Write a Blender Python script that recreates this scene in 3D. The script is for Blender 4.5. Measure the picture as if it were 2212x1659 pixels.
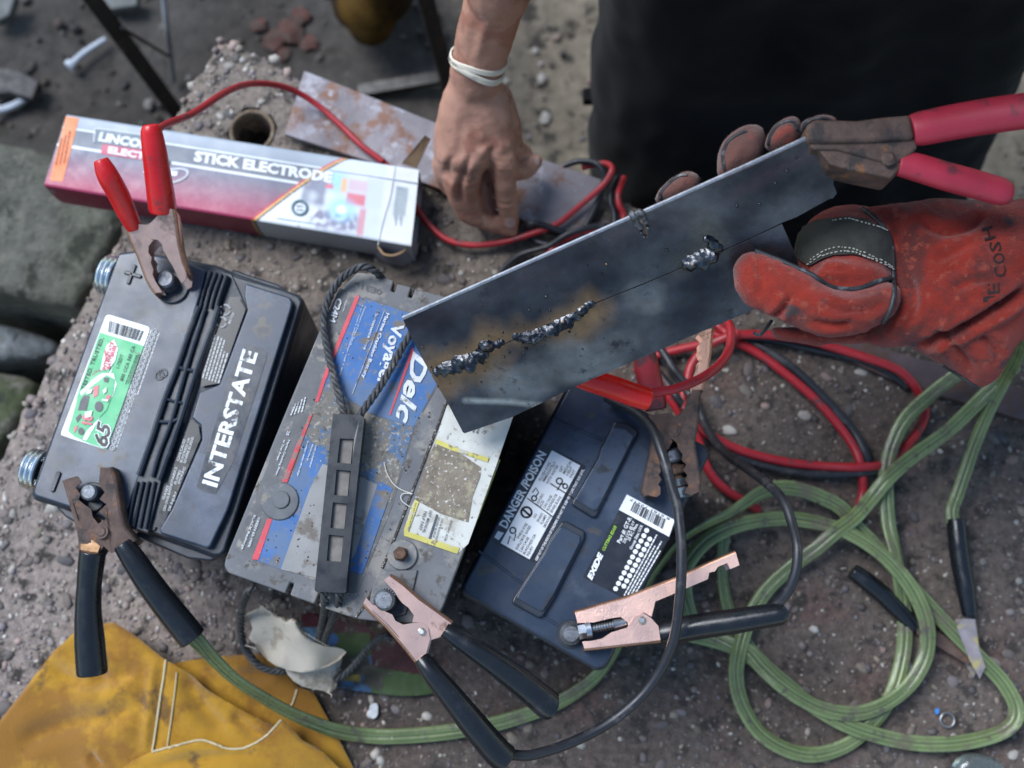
import bpy, bmesh, math, random
import numpy as np
from mathutils import Vector, Matrix, noise
from mathutils.geometry import delaunay_2d_cdt
from mathutils.bvhtree import BVHTree

random.seed(7)
rng = np.random.default_rng(7)
for o in list(bpy.data.objects):
    bpy.data.objects.remove(o)
SC = bpy.context.scene
COL = SC.collection

# ---------------------------------------------------------------- camera, sky, sun, exposure
CAM_H, TILT, FPX = 1.17, math.radians(12.0), 2543.0
cam_d = bpy.data.cameras.new('camera')
cam = bpy.data.objects.new('camera', cam_d); COL.objects.link(cam)
cam.location = (0, 0, CAM_H); cam.rotation_euler = (TILT, 0, 0)
cam_d.sensor_width = 36.0; cam_d.lens = 36.0 * FPX / 2212.0
cam_d.clip_start = 0.02; cam_d.clip_end = 200
cam_d.dof.use_dof = True; cam_d.dof.focus_distance = 0.90; cam_d.dof.aperture_fstop = 4.4
SC.camera = cam
wd = bpy.data.worlds.new('World'); SC.world = wd; wd.use_nodes = True
nt = wd.node_tree
sky = nt.nodes.new('ShaderNodeTexSky'); sky.sky_type = 'NISHITA'; sky.sun_disc = False
SUN_DIR = Vector((-0.48, 0.34, 0.80)).normalized()          # towards the sun
sky.sun_elevation = math.asin(SUN_DIR.z); sky.sun_rotation = math.atan2(SUN_DIR.x, SUN_DIR.y)
sky.air_density = 1.6; sky.dust_density = .2; sky.ozone_density = 2.0
nt.links.new(sky.outputs[0], nt.nodes['Background'].inputs[0])
nt.nodes['Background'].inputs[1].default_value = 0.085
sun_d = bpy.data.lights.new('sun', 'SUN'); sun_d.energy = 2.1; sun_d.angle = math.radians(32); sun_d.color = (.95, .97, 1.0)
sun = bpy.data.objects.new('sun', sun_d); COL.objects.link(sun)
sun.rotation_euler = SUN_DIR.to_track_quat('Z', 'Y').to_euler(); sun.location = (-1.5, .6, 2.2)
SC.view_settings.view_transform = 'Standard'; SC.view_settings.look = 'None'
SC.view_settings.gamma = 1.0; SC.view_settings.exposure = 1.02; SC.view_settings.use_curve_mapping = False
SC.render.engine = 'CYCLES'; SC.cycles.use_denoising = True
SC.cycles.max_bounces = 6; SC.cycles.caustics_reflective = False; SC.cycles.caustics_refractive = False

# ---------------------------------------------------------------- measuring: photo pixel (2212 wide) + height -> place
CT, ST = math.cos(TILT), math.sin(TILT)
def P(x, y, z=0.0):
    dx = (x - 1106.0) / FPX; dy = -(y - 829.5) / FPX
    vy = dy * CT + ST; vz = dy * ST - CT
    t = (z - CAM_H) / vz
    return Vector((dx * t, vy * t, z))
def MPP(x, y, z):
    dy = -(y - 829.5) / FPX
    return (z - CAM_H) / (dy * ST - CT) / FPX
def RAY(x, y):
    dx = (x - 1106.0) / FPX; dy = -(y - 829.5) / FPX
    return Vector((dx, dy * CT + ST, dy * ST - CT)).normalized()
K4 = 2212.0 / 4032.0
def zone(x0, y0, w, W):
    def f(pts): return [((x0 + p[0] * w / W) * K4, (y0 + p[1] * w / W) * K4) + tuple(p[2:]) for p in pts]
    return f
R = {(c, r): zone(1344 * c, 1008 * r, 1344, 2212) for c in range(3) for r in range(3)}
ZG = zone(2800, 760, 1232, 2212); ZE = zone(2200, 1250, 700, 1548); ZA = zone(340, 700, 600, 1810)
ZD = zone(1180, 1050, 800, 2042); ZM = zone(1000, 1550, 900, 2133); ZX = zone(1850, 1650, 900, 1991)
ZW = zone(2200, 500, 900, 2133); ZR = zone(900, 2200, 800, 2042); ZH = zone(1600, 0, 900, 1493)
ZB = zone(200, 400, 800, 2212); ZB2 = zone(900, 500, 800, 2212)
def V1(z, x, y): return z([(x, y)])[0]

# ---------------------------------------------------------------- materials
MATS = {}
def M(name, col=(.5, .5, .5), rough=.5, metal=0.0, var=.15, vs=40., dirt=None, bump=0., bs=300., sheen=0., coat=0.,
      attr=False, spec=.5, bd=.002, rvar=.1, streak=None):
    if name in MATS: return MATS[name]
    m = bpy.data.materials.new(name); m.use_nodes = True; n = m.node_tree.nodes; L = m.node_tree.links
    b = n['Principled BSDF']
    tc = n.new('ShaderNodeTexCoord'); co = tc.outputs['Object']
    if streak:
        mp = n.new('ShaderNodeMapping'); mp.inputs['Scale'].default_value = streak; L.new(co, mp.inputs[0]); cs = mp.outputs[0]
    else: cs = co
    def nz(scale, det=5., rgh=.6, src=None):
        t = n.new('ShaderNodeTexNoise'); t.inputs['Scale'].default_value = scale
        t.inputs['Detail'].default_value = det; t.inputs['Roughness'].default_value = rgh
        L.new(src or co, t.inputs['Vector']); return t.outputs[0]
    def mr(src, a, b_, c, d):
        t = n.new('ShaderNodeMapRange'); L.new(src, t.inputs[0])
        for i, v in enumerate((a, b_, c, d)): t.inputs[i + 1].default_value = v
        return t.outputs[0]
    if attr:
        a = n.new('ShaderNodeAttribute'); a.attribute_name = 'Col'; c0 = a.outputs['Color']
    else:
        a = n.new('ShaderNodeRGB'); a.outputs[0].default_value = (*col, 1); c0 = a.outputs[0]
    cur = c0
    if var > 0:
        v = mr(nz(vs, src=cs), .3, .7, 1 - var, 1 + var)
        mx = n.new('ShaderNodeVectorMath'); mx.operation = 'SCALE'; L.new(cur, mx.inputs[0]); L.new(v, mx.inputs['Scale']); cur = mx.outputs[0]
    rough_src = None
    for d in (dirt or []):                       # (colour, coverage 0..1, scale[, roughness])
        cv = .5 + (.5 - d[1]) * .5; t = mr(nz(d[2], 6., .65), cv - .035, cv + .05, 0, 1)
        mx = n.new('ShaderNodeMix'); mx.data_type = 'RGBA'; L.new(t, mx.inputs['Factor']); L.new(cur, mx.inputs['A']); mx.inputs['B'].default_value = (*d[0], 1)
        cur = mx.outputs['Result']
        if metal > 0 and len(d) > 3:
            L.new(mr(t, 0, 1, metal, d[3]), b.inputs['Metallic'])
    L.new(cur, b.inputs['Base Color'])
    b.inputs['Metallic'].default_value = metal
    if rvar > 0: L.new(mr(nz(vs * 1.7), .3, .7, max(.02, rough - rvar), min(1, rough + rvar)), b.inputs['Roughness'])
    else: b.inputs['Roughness'].default_value = rough
    b.inputs['Specular IOR Level'].default_value = spec
    if sheen: b.inputs['Sheen Weight'].default_value = sheen; b.inputs['Sheen Roughness'].default_value = .6
    if coat: b.inputs['Coat Weight'].default_value = coat; b.inputs['Coat Roughness'].default_value = .25
    if bump:
        bp = n.new('ShaderNodeBump'); bp.inputs['Strength'].default_value = bump; bp.inputs['Distance'].default_value = bd
        L.new(nz(bs, 6., .65, src=cs), bp.inputs['Height']); L.new(bp.outputs[0], b.inputs['Normal'])
    MATS[name] = m
    return m
def spec_mat(): pass

# ---------------------------------------------------------------- objects
def thing(name, label, cat, loc=(0, 0, 0), group=None):
    o = bpy.data.objects.new(name, None); COL.objects.link(o); o.location = loc; o.empty_display_size = .02
    o['label'] = label; o['category'] = cat
    if group: o['group'] = group
    return o
def tag(o, label=None, cat=None, group=None, kind=None):
    if label: o['label'] = label
    if cat: o['category'] = cat
    if group: o['group'] = group
    if kind: o['kind'] = kind
    return o
def wloc(o):
    v = Vector(o.location)
    while o.parent: o = o.parent; v += Vector(o.location)
    return v
def link(name, me, mat, parent=None):
    o = bpy.data.objects.new(name, me); COL.objects.link(o)
    if mat: me.materials.append(mat)
    if parent:
        o.parent = parent
        o.location = -wloc(parent)
    return o
class MB:
    def __init__(s): s.v = []; s.f = []; s.c = []
    def add(s, vs, fs, col=None):
        k = len(s.v); s.v += [tuple(p) for p in vs]; s.f += [tuple(i + k for i in f) for f in fs]
        if col is not None: s.c += [col] * len(vs)
        return s
    def prism(s, top, depth=None, bottom=None, down=Vector((0, 0, -1))):
        top = [Vector(p) for p in top]
        a = sum(top[i].x * top[(i + 1) % len(top)].y - top[(i + 1) % len(top)].x * top[i].y for i in range(len(top)))
        if a < 0: top = top[::-1]; bottom = bottom[::-1] if bottom else None
        bot = [Vector(p) for p in bottom] if bottom else [p + down * depth for p in top]
        n = len(top)
        return s.add(top + bot, [tuple(range(n)), tuple(range(2 * n - 1, n - 1, -1))] + [(i, n + i, n + (i + 1) % n, (i + 1) % n) for i in range(n)])
    def ring_loft(s, rings, cap=True, closed=False):
        n = len(rings[0]); k = len(s.v); vs = [tuple(p) for r in rings for p in r]; fs = []
        m = len(rings)
        for i in range(m if closed else m - 1):
            j = (i + 1) % m
            for a in range(n):
                b = (a + 1) % n; fs.append((i * n + a, i * n + b, j * n + b, j * n + a))
        if cap and not closed: fs += [tuple(range(n - 1, -1, -1)), tuple((m - 1) * n + a for a in range(n))]
        return s.add(vs, fs)
    def cyl(s, c, axis, r, h, seg=20, r2=None, rim=0.0):
        c = Vector(c); ax = Vector(axis).normalized(); u = ax.orthogonal().normalized(); w = ax.cross(u); r2 = r if r2 is None else r2
        pr = [(0, r - rim), (rim, r), (h - rim, r2), (h, r2 - rim)] if rim else [(0, r), (h, r2)]
        return s.ring_loft([[c + ax * t + (u * math.cos(2 * math.pi * i / seg) + w * math.sin(2 * math.pi * i / seg)) * rr for i in range(seg)] for t, rr in pr])
    def torus(s, c, axis, r, t, seg=28, sec=8, start=0., turns=1., pitch=0.):
        c = Vector(c); ax = Vector(axis).normalized(); u = ax.orthogonal().normalized(); w = ax.cross(u); rings = []
        N = int(seg * turns)
        for i in range(N + (1 if pitch else 0)):
            a = start + 2 * math.pi * i / seg; d = u * math.cos(a) + w * math.sin(a); cc = c + ax * pitch * i / seg
            rings.append([cc + d * (r + t * math.cos(2 * math.pi * j / sec)) + ax * t * math.sin(2 * math.pi * j / sec) for j in range(sec)])
        return s.ring_loft(rings, closed=not pitch)
    def blob(s, c, rx, ry, rz, rot=0., jit=0., sub=1, col=None, tilt=0.):
        vs, fs = ICO[sub]; cr, sr = math.cos(rot), math.sin(rot); out = []
        for p in vs:
            q = p * (1 + (random.random() - .5) * jit) ; x, y, z = q[0] * rx, q[1] * ry, q[2] * rz
            z += x * tilt
            out.append((c[0] + x * cr - y * sr, c[1] + x * sr + y * cr, c[2] + z))
        return s.add(out, fs, col)
    def capsule(s, a, ra, b, rb, fl=1.0, seg=14):
        a, b = Vector(a), Vector(b); ax = (b - a); L = ax.length; ax = ax / L if L > 1e-6 else Vector((0, 0, 1))
        u = ax.cross(Vector((0, 0, 1)));
        u = u.normalized() if u.length > 1e-3 else Vector((1, 0, 0))
        w = u.cross(ax); rings = []
        for k in range(5):
            t = math.pi / 2 * (k / 4); rings.append((a - ax * ra * math.cos(t), max(ra * math.sin(t), ra * .02)))
        for k in range(5):
            t = math.pi / 2 * (1 - k / 4); rings.append((b + ax * rb * math.cos(t), max(rb * math.sin(t), rb * .02)))
        return s.ring_loft([[c + (u * math.cos(2 * math.pi * i / seg) + w * fl * math.sin(2 * math.pi * i / seg)) * r for i in range(seg)] for c, r in rings])
    def chain(s, pts, fl=1.0):
        for (a, ra), (b, rb) in zip(pts[:-1], pts[1:]): s.capsule(a, ra, b, rb, fl)
        return s
    def tube(s, pts, r, seg=10, sub=6, section=None, rolls=None, cap=True):
        pts = [Vector(p) for p in pts]; n = len(pts)
        rs = list(r) if hasattr(r, '__len__') else [r] * n
        ro = rolls or [0.] * n
        C, RR, RO = [], [], []
        for i in range(n - 1):
            p0, p1, p2, p3 = pts[max(i - 1, 0)], pts[i], pts[i + 1], pts[min(i + 2, n - 1)]
            for k in range(sub):
                t = k / sub; t2, t3 = t * t, t * t * t
                C.append(.5 * ((2 * p1) + (p2 - p0) * t + (2 * p0 - 5 * p1 + 4 * p2 - p3) * t2 + (3 * p1 - p0 - 3 * p2 + p3) * t3))
                RR.append(rs[i] * (1 - t) + rs[i + 1] * t); RO.append(ro[i] * (1 - t) + ro[i + 1] * t)
        C.append(pts[-1]); RR.append(rs[-1]); RO.append(ro[-1])
        sec = section or [(math.cos(2 * math.pi * i / seg), math.sin(2 * math.pi * i / seg)) for i in range(seg)]
        rings = []; side = None
        for i, c in enumerate(C):
            t = (C[min(i + 1, len(C) - 1)] - C[max(i - 1, 0)])
            t = t.normalized() if t.length > 1e-9 else Vector((1, 0, 0))
            sd = t.cross(Vector((0, 0, 1)))
            if sd.length < .25: sd = side if side is not None else t.orthogonal()
            sd = (sd - t * sd.dot(t)).normalized(); side = sd; up = sd.cross(t)
            if RO[i]:
                q = Matrix.Rotation(RO[i], 3, t); sd2, up = q @ sd, q @ up
            else: sd2 = sd
            rings.append([c + (sd2 * a + up * b) * RR[i] for a, b in sec])
        return s.ring_loft(rings, cap)
    def mesh(s, name):
        me = bpy.data.meshes.new(name); me.from_pydata(s.v, [], s.f); me.update()
        if s.c and len(s.c) == len(s.v):
            at = me.color_attributes.new('Col', 'FLOAT_COLOR', 'POINT')
            at.data.foreach_set('color', np.array([(*c, 1.) for c in s.c], dtype=np.float32).ravel())
        return me
    def build(s, name, mat, parent=None, smooth=35., bevel=0., seg=2, fix=True):
        me = s.mesh(name)
        if fix:
            bm = bmesh.new(); bm.from_mesh(me); bmesh.ops.recalc_face_normals(bm, faces=bm.faces); bm.to_mesh(me); bm.free()
        if smooth:
            me.shade_smooth(); me.set_sharp_from_angle(angle=math.radians(smooth))
        o = link(name, me, mat, parent)
        if bevel:
            md = o.modifiers.new('bevel', 'BEVEL'); md.width = bevel; md.segments = seg; md.limit_method = 'ANGLE'; md.angle_limit = math.radians(35)
            md.harden_normals = True
        return o
def _ico(sub):
    bm = bmesh.new(); bmesh.ops.create_icosphere(bm, subdivisions=sub, radius=1.0)
    bm.verts.ensure_lookup_table(); v = [np.array(x.co) for x in bm.verts]; f = [tuple(q.index for q in x.verts) for x in bm.faces]; bm.free(); return v, f
ICO = {k: _ico(k) for k in (1, 2, 3)}

def remesh(mb, voxel, it=6, fac=.5, sub=0):
    """one continuous skin round overlapping closed volumes"""
    me = mb.mesh('tmp'); bm = bmesh.new(); bm.from_mesh(me); bmesh.ops.recalc_face_normals(bm, faces=bm.faces); bm.to_mesh(me); bm.free()
    o = bpy.data.objects.new('tmp', me); COL.objects.link(o)
    md = o.modifiers.new('r', 'REMESH'); md.mode = 'VOXEL'; md.voxel_size = voxel
    md2 = o.modifiers.new('s', 'SMOOTH'); md2.iterations = it; md2.factor = fac
    dg = bpy.context.evaluated_depsgraph_get(); dg.update()
    out = bpy.data.meshes.new_from_object(o.evaluated_get(dg))
    bpy.data.objects.remove(o); bpy.data.meshes.remove(me); out.shade_smooth()
    return out
def displace(me, amp, scale, amp2=0., scale2=0., seed=0.):
    n = len(me.vertices); co = np.empty(n * 3, np.float32); me.vertices.foreach_get('co', co); co = co.reshape(-1, 3)
    no = np.empty(n * 3, np.float32); me.vertex_normals.foreach_get('vector', no); no = no.reshape(-1, 3)
    for i in range(n):
        p = Vector(co[i] * scale) + Vector((seed, 0, 0)); d = amp * noise.noise(p)
        if amp2: d += amp2 * noise.noise(Vector(co[i] * scale2))
        co[i] += no[i] * d
    me.vertices.foreach_set('co', co.ravel()); me.update(); return me
def back(p):
    """photo pixel of a place"""
    q = Vector(p) - Vector((0, 0, CAM_H)); yc = q.y * CT + q.z * ST; zc = -q.y * ST + q.z * CT; return 1106 + q.x / -zc * FPX, 829.5 - yc / -zc * FPX
def crease(me, lines):
    """folds pressed into (or raised on) a soft surface: (points in photo pixels, depth m, width px)"""
    n = len(me.vertices); co = np.empty(n * 3, np.float32); me.vertices.foreach_get('co', co); co = co.reshape(-1, 3)
    no = np.empty(n * 3, np.float32); me.vertex_normals.foreach_get('vector', no); no = no.reshape(-1, 3)
    q = co - np.array((0, 0, CAM_H)); yc = q[:, 1] * CT + q[:, 2] * ST; zc = -(-q[:, 1] * ST + q[:, 2] * CT)
    px = np.stack([1106 + q[:, 0] / zc * FPX, 829.5 - yc / zc * FPX], 1); up = no[:, 2] > .05
    for pts, dep, wid in lines:
        sp = smooth_path(pts, 6.); d = edge_dist(px, sp, False); L = len(sp)
        a = np.array(sp[0]); e = np.array(sp[-1]); t = np.clip(((px - a) @ (e - a)) / max(1e-6, (e - a) @ (e - a)), 0, 1); fade = np.clip(np.minimum(t, 1 - t) * 6 + .15, 0, 1)
        k = (np.exp(-(d / wid) ** 2) - .45 * np.exp(-((d - wid * 2.2) / (wid * 1.2)) ** 2)) * fade * up
        co -= no * (k * dep)[:, None]
    me.vertices.foreach_set('co', co.astype(np.float32).ravel()); me.update(); return me
def nap(name, me, mat, parent, n, ln, keep=None):
    """short fibres standing out of a suede surface"""
    ar = np.array([p.area for p in me.polygons]); pr = ar / ar.sum(); idx = rng.choice(len(ar), n, p=pr); b = MB()
    for i in idx:
        p = me.polygons[int(i)]; vs = [me.vertices[k].co for k in p.vertices]; w = rng.random(len(vs)); w /= w.sum(); c = sum((v * float(t) for v, t in zip(vs, w)), Vector())
        if p.normal.z < -.2: continue
        d = (p.normal + Vector(rng.normal(0, .7, 3))).normalized(); s = d.cross(Vector(rng.normal(0, 1, 3))).normalized() * .00011; l = ln * (.4 + rng.random())
        b.add([c - s - p.normal * .0002, c + s - p.normal * .0002, c + d * l], [(0, 1, 2)])
    return tag(b.build(name, mat, parent, smooth=0, fix=False), kind='stuff')
def bvh_of(me_or_obj):
    me = me_or_obj.data if hasattr(me_or_obj, 'data') else me_or_obj
    return BVHTree.FromPolygons([v.co.copy() for v in me.vertices], [tuple(p.vertices) for p in me.polygons])
def hit(bv, x, y, off=0.0, miss=None):
    d = RAY(x, y); h = bv.ray_cast(Vector((0, 0, CAM_H)), d)
    if h[0] is None: return miss
    return h[0] + h[1] * off if h[1].dot(d) < 0 else h[0] - h[1] * off

# ---------------------------------------------------------------- 2-D helpers
def resample(poly, step, closed=True):
    out = []; n = len(poly)
    for i in range(n if closed else n - 1):
        a, b = np.array(poly[i][:2], float), np.array(poly[(i + 1) % n][:2], float); k = max(1, int(round(np.linalg.norm(b - a) / step)))
        for j in range(k): out.append(tuple(a + (b - a) * j / k))
    if not closed: out.append(tuple(poly[-1][:2]))
    return out
def inside(pts, poly):
    x, y = pts[:, 0], pts[:, 1]; r = np.zeros(len(pts), bool); n = len(poly); j = n - 1
    for i in range(n):
        xi, yi = poly[i][0], poly[i][1]; xj, yj = poly[j][0], poly[j][1]
        c = ((yi > y) != (yj > y)); r ^= c & (x < (xj - xi) * (y - yi) / ((yj - yi) or 1e-12) + xi); j = i
    return r
def edge_dist(pts, poly, closed=True):
    d = np.full(len(pts), 1e9); n = len(poly)
    for i in range(n if closed else n - 1):
        a = np.array(poly[i][:2], float); b = np.array(poly[(i + 1) % n][:2], float); ab = b - a; L = ab @ ab or 1e-12
        t = np.clip(((pts - a) @ ab) / L, 0, 1); d = np.minimum(d, np.linalg.norm(pts - a - t[:, None] * ab, axis=1))
    return d
def fill(poly, step, jit=.25):
    """triangulated inside of an outline with inner points -> points, faces, distance to the outline"""
    b = resample(poly, step); bp = np.array(b)
    lo, hi = bp.min(0), bp.max(0)
    gx, gy = np.meshgrid(np.arange(lo[0], hi[0], step), np.arange(lo[1], hi[1], step * .87)); gx[::2] += step * .5
    g = np.stack([gx.ravel(), gy.ravel()], 1); g += (rng.random(g.shape) - .5) * step * jit
    g = g[inside(g, b)]
    if len(g): g = g[edge_dist(g, b) > step * .5]
    allp = np.concatenate([bp, g]) if len(g) else bp; nb = len(b)
    r = delaunay_2d_cdt([Vector(p) for p in allp], [(i, (i + 1) % nb) for i in range(nb)], [], 1, 1e-9)
    vs = np.array([tuple(v) for v in r[0]]); return vs, [tuple(f) for f in r[2]], edge_dist(vs, b)
def smoothpoly(poly, it=2):
    p = [np.array(q[:2], float) for q in poly]
    for _ in range(it):
        o = []
        for i in range(len(p)): a, b = p[i], p[(i + 1) % len(p)]; o += [a * .75 + b * .25, a * .25 + b * .75]
        p = o
    return [tuple(q) for q in p]
def const(z): return z if callable(z) else (lambda x, y: z)
def PP(pts, z): zf = const(z); return [P(p[0], p[1], p[2] if len(p) > 2 else zf(p[0], p[1])) for p in pts]
def flat(name, poly, z, mat, parent, thick=.0003):
    """a thin sheet (label, print) lying at height z"""
    return MB().prism(PP(poly, z), thick).build(name, mat, parent, smooth=0)
def slab_part(name, poly, z, depth, mat, parent, bevel=.002, out=None, seg=2):
    return MB().prism(PP(poly, z), depth).build(name, mat, parent, bevel=bevel, seg=seg)
def pillow(mb, poly, zc, T, E, step=6., bottom=1.0, wr=0., ws=30., seed=0.):
    """soft closed volume with the given outline (photo pixels), mid height zc(x,y), half thickness T, edge roundness E (m)"""
    zf = const(zc); vs, fs, d = fill(poly, step); mp = MPP(poly[0][0], poly[0][1], zf(*poly[0][:2]))
    top, bot = [], []
    for (x, y), dd in zip(vs, d):
        m = min(dd * mp / E, 1.0); h = T * math.sqrt(max(0., 1 - (1 - m) ** 2)); z0 = zf(x, y); b = P(x, y, z0)
        w = wr * noise.noise(Vector((b.x * ws, b.y * ws, seed))) * min(1, m * 2) if wr else 0
        top.append((b.x, b.y, z0 + h + w)); bot.append((b.x, b.y, z0 - h * bottom + w))
    k = len(top); edge = d < 1e-6
    idx = [i if edge[i] else i + k for i in range(k)]
    return mb.add(top + bot, [f for f in fs] + [tuple(idx[i] for i in f[::-1]) for f in fs])
def clean(me):
    bm = bmesh.new(); bm.from_mesh(me); loose = [v for v in bm.verts if not v.link_faces]; bmesh.ops.delete(bm, geom=loose, context='VERTS')
    bmesh.ops.recalc_face_normals(bm, faces=bm.faces); bm.to_mesh(me); bm.free(); return me
def decal(name, poly, bv, mat, parent, off=.0008, step=5.):
    vs, fs, d = fill(poly, step); pts = []; ok = []
    for i, (x, y) in enumerate(vs):
        h = hit(bv, x, y, off); ok.append(h is not None); pts.append(h if h is not None else Vector((0, 0, 0)))
    b = MB(); b.add(pts, [f for f in fs if all(ok[i] for i in f)]); me = clean(b.mesh(name)); me.shade_smooth()
    return link(name, me, mat, parent)
def path_on(bv, pts, off, step=6.):
    out = []
    for x, y in resample(pts, step, False):
        h = hit(bv, x, y, off)
        if h is not None: out.append(h)
    return out
def smooth_path(pts, step):
    t = [Vector((p[0], p[1], 0)) for p in pts]; m = MB(); out = []
    n = len(t)
    for i in range(n - 1):
        p0, p1, p2, p3 = t[max(i - 1, 0)], t[i], t[i + 1], t[min(i + 2, n - 1)]
        k = max(1, int((p2 - p1).length / step))
        for j in range(k):
            u = j / k; out.append(.5 * ((2 * p1) + (p2 - p0) * u + (2 * p0 - 5 * p1 + 4 * p2 - p3) * u * u + (3 * p1 - p0 - 3 * p2 + p3) * u ** 3))
    out.append(t[-1]); return [(q.x, q.y) for q in out]

# ---------------------------------------------------------------- lettering
_txt = {}
def glyphs(s, bold=0., shear=0.):
    key = (s, bold, shear)
    if key in _txt: return _txt[key]
    cu = bpy.data.curves.new('t', 'FONT'); cu.body = s; cu.size = 1.0; cu.offset = bold; cu.shear = shear; cu.resolution_u = 2; cu.fill_mode = 'FRONT'
    o = bpy.data.objects.new('t', cu); COL.objects.link(o)
    dg = bpy.context.evaluated_depsgraph_get(); dg.update(); me = bpy.data.meshes.new_from_object(o.evaluated_get(dg))
    v = np.array([x.co[:2] for x in me.vertices]); f = [tuple(p.vertices) for p in me.polygons]
    bpy.data.objects.remove(o); bpy.data.curves.remove(cu); bpy.data.meshes.remove(me)
    _txt[key] = (v, f); return v, f
def txt(mb, s, p0, p1, h, z, bold=0., shear=0., bv=None, off=.0006, holes=0.):
    """letters fitted between two photo points (baseline), cap height h photo pixels, lying at height z (or on a surface)"""
    v, f = glyphs(s, bold, shear); zf = const(z)
    x0, x1 = v[:, 0].min(), v[:, 0].max()
    cap = max(v[:, 1].max(), .69); d = np.array(p1[:2], float) - np.array(p0[:2], float); L = np.linalg.norm(d); d /= L; up = np.array((d[1], -d[0]))
    pts = []
    for a, b in v:
        q = np.array(p0[:2], float) + d * L * (a - x0) / (x1 - x0) + up * h * b / cap
        pts.append(hit(bv, q[0], q[1], off, Vector((0, 0, 0))) if bv else P(q[0], q[1], zf(q[0], q[1])))
    fs = f
    if holes:
        cen = [np.mean([v[i] for i in g], 0) for g in f]
        fs = [g for g, c in zip(f, cen) if noise.noise(Vector((c[0] * 2.3, c[1] * 4., holes))) < .33]
    return mb.add(pts, fs)
def dashes(mb, p0, p1, h, z, n=14, gap=.3, seed=0):
    """one line of print too small to read: a row of little marks"""
    r = random.Random(seed); d = Vector((p1[0] - p0[0], p1[1] - p0[1])); L = d.length; d /= L; up = Vector((d.y, -d.x)); t = 0.
    while t < L:
        w = h * (1.0 + 2.6 * r.random()); a = Vector(p0[:2]) + d * t; b = Vector(p0[:2]) + d * min(L, t + w)
        q = [a, b, b + up * h, a + up * h]; mb.add([P(c.x, c.y, z) for c in q], [(0, 1, 2, 3)]); t += w + h * .55
    return mb
def lerp(a, b, t): return tuple(a[i] * (1 - t) + b[i] * t for i in range(len(a)))
def quad_at(q, u, v):
    return lerp(lerp(q[0], q[1], u), lerp(q[3], q[2], u), v)
def barcode(mb, q, z, n=34, seed=1):
    r = random.Random(seed); u = .04
    while u < .96:
        w = r.choice((.008, .012, .02, .028)); mb.add(PP([quad_at(q, a, b) for a, b in ((u, 0), (u + w, 0), (u + w, 1), (u, 1))], z), [(0, 1, 2, 3)]); u += w + r.choice((.01, .016, .026))
    return mb
# ================================================================ THE SETTING
GZ = -0.42
# lower ground
def ground_mesh():
    n = 150; half = 1.5; xs = np.linspace(-half, half, n); vs = []; fs = []; cs = []
    for j in range(n):
        for i in range(n):
            x, y = xs[i], xs[j] + .3; h = .012 * noise.noise(Vector((x * 7, y * 7, 3))) + .006 * noise.noise(Vector((x * 31, y * 31, 5)))
            vs.append((x, y, GZ + h))
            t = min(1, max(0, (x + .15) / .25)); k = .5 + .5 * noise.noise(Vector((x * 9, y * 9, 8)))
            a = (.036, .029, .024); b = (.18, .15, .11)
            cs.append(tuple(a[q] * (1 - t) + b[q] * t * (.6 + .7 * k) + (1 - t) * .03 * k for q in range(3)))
    for j in range(n - 1):
        for i in range(n - 1): fs.append((j * n + i, j * n + i + 1, (j + 1) * n + i + 1, (j + 1) * n + i))
    # skirt out to the horizon
    k = len(vs); B = 60.
    for p in ((-B, -B), (B, -B), (B, B), (-B, B)): vs.append((p[0], p[1], GZ - .012)); cs.append((.16, .14, .11))
    e = [0, n - 1, n * n - 1, n * (n - 1)]
    sides = [list(range(0, n)), [n - 1 + n * j for j in range(n)], [n * n - 1 - i for i in range(n)], [n * (n - 1) - n * j for j in range(n)]]
    for si, sd in enumerate(sides): fs.append(tuple([k + si] + [k + (si + 1) % 4] + sd[::-1]))
    m = MB(); m.v = vs; m.f = fs; m.c = cs; return m
MAT_GROUND = M('packed dirt', attr=True, rough=.95, var=.35, vs=45, dirt=[((.03, .025, .02), .36, 30)], bump=.8, bs=180, bd=.004)
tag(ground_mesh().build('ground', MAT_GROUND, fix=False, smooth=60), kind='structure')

# concrete slab that carries everything
SLAB_V = [(470, 85), (452, 118), (438, 150), (410, 190), (392, 225), (375, 250), (352, 318), (318, 390), (290, 448), (262, 500), (232, 556), (205, 600), (160, 690), (128, 742), (100, 800), (60, 870), (32, 930),
          (0, 985), (-60, 1100), (-150, 1260), (-330, 1600), (-420, 2050), (2800, 2050), (2800, 960), (2300, 770), (1900, 640), (1300, 418), (950, 292), (655, 175), (600, 143), (540, 112)]
slab_xy = []
for x, y in resample(SLAB_V, 22):
    p = P(x, y, 0); j = .006 if (-100 < x < 700 and y < 1200) else .003
    slab_xy.append((p.x + j * noise.noise(Vector((p.x * 60, p.y * 60, 1))), p.y + j * noise.noise(Vector((p.x * 60, p.y * 60, 9)))))
HOLE = P(*V1(R[0, 0], 1635, 850), 0); HOLE_R = 125 / 3 * MPP(545, 280, 0)
def slab_h(x, y): return .0026 * noise.noise(Vector((x * 14, y * 14, 2))) + .0016 * noise.noise(Vector((x * 55, y * 55, 4)))
def slab_col(x, y):
    k = .5 + .5 * noise.noise(Vector((x * 6, y * 6, 11))); k2 = .5 + .5 * noise.noise(Vector((x * 22, y * 22, 17)))
    base = lerp((.074, .056, .047), (.155, .122, .104), k); base = lerp(base, (.125, .066, .056), max(0, k2 - .5) * 1.5)
    t = min(1, max(0, (-.20 - x + y * .25) / .16)); base = lerp(base, (.36, .295, .26), t * .68)
    t2 = min(1, max(0, (y - .25) / .12)); return lerp(base, (.17, .14, .11), t2 * .6)
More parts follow.
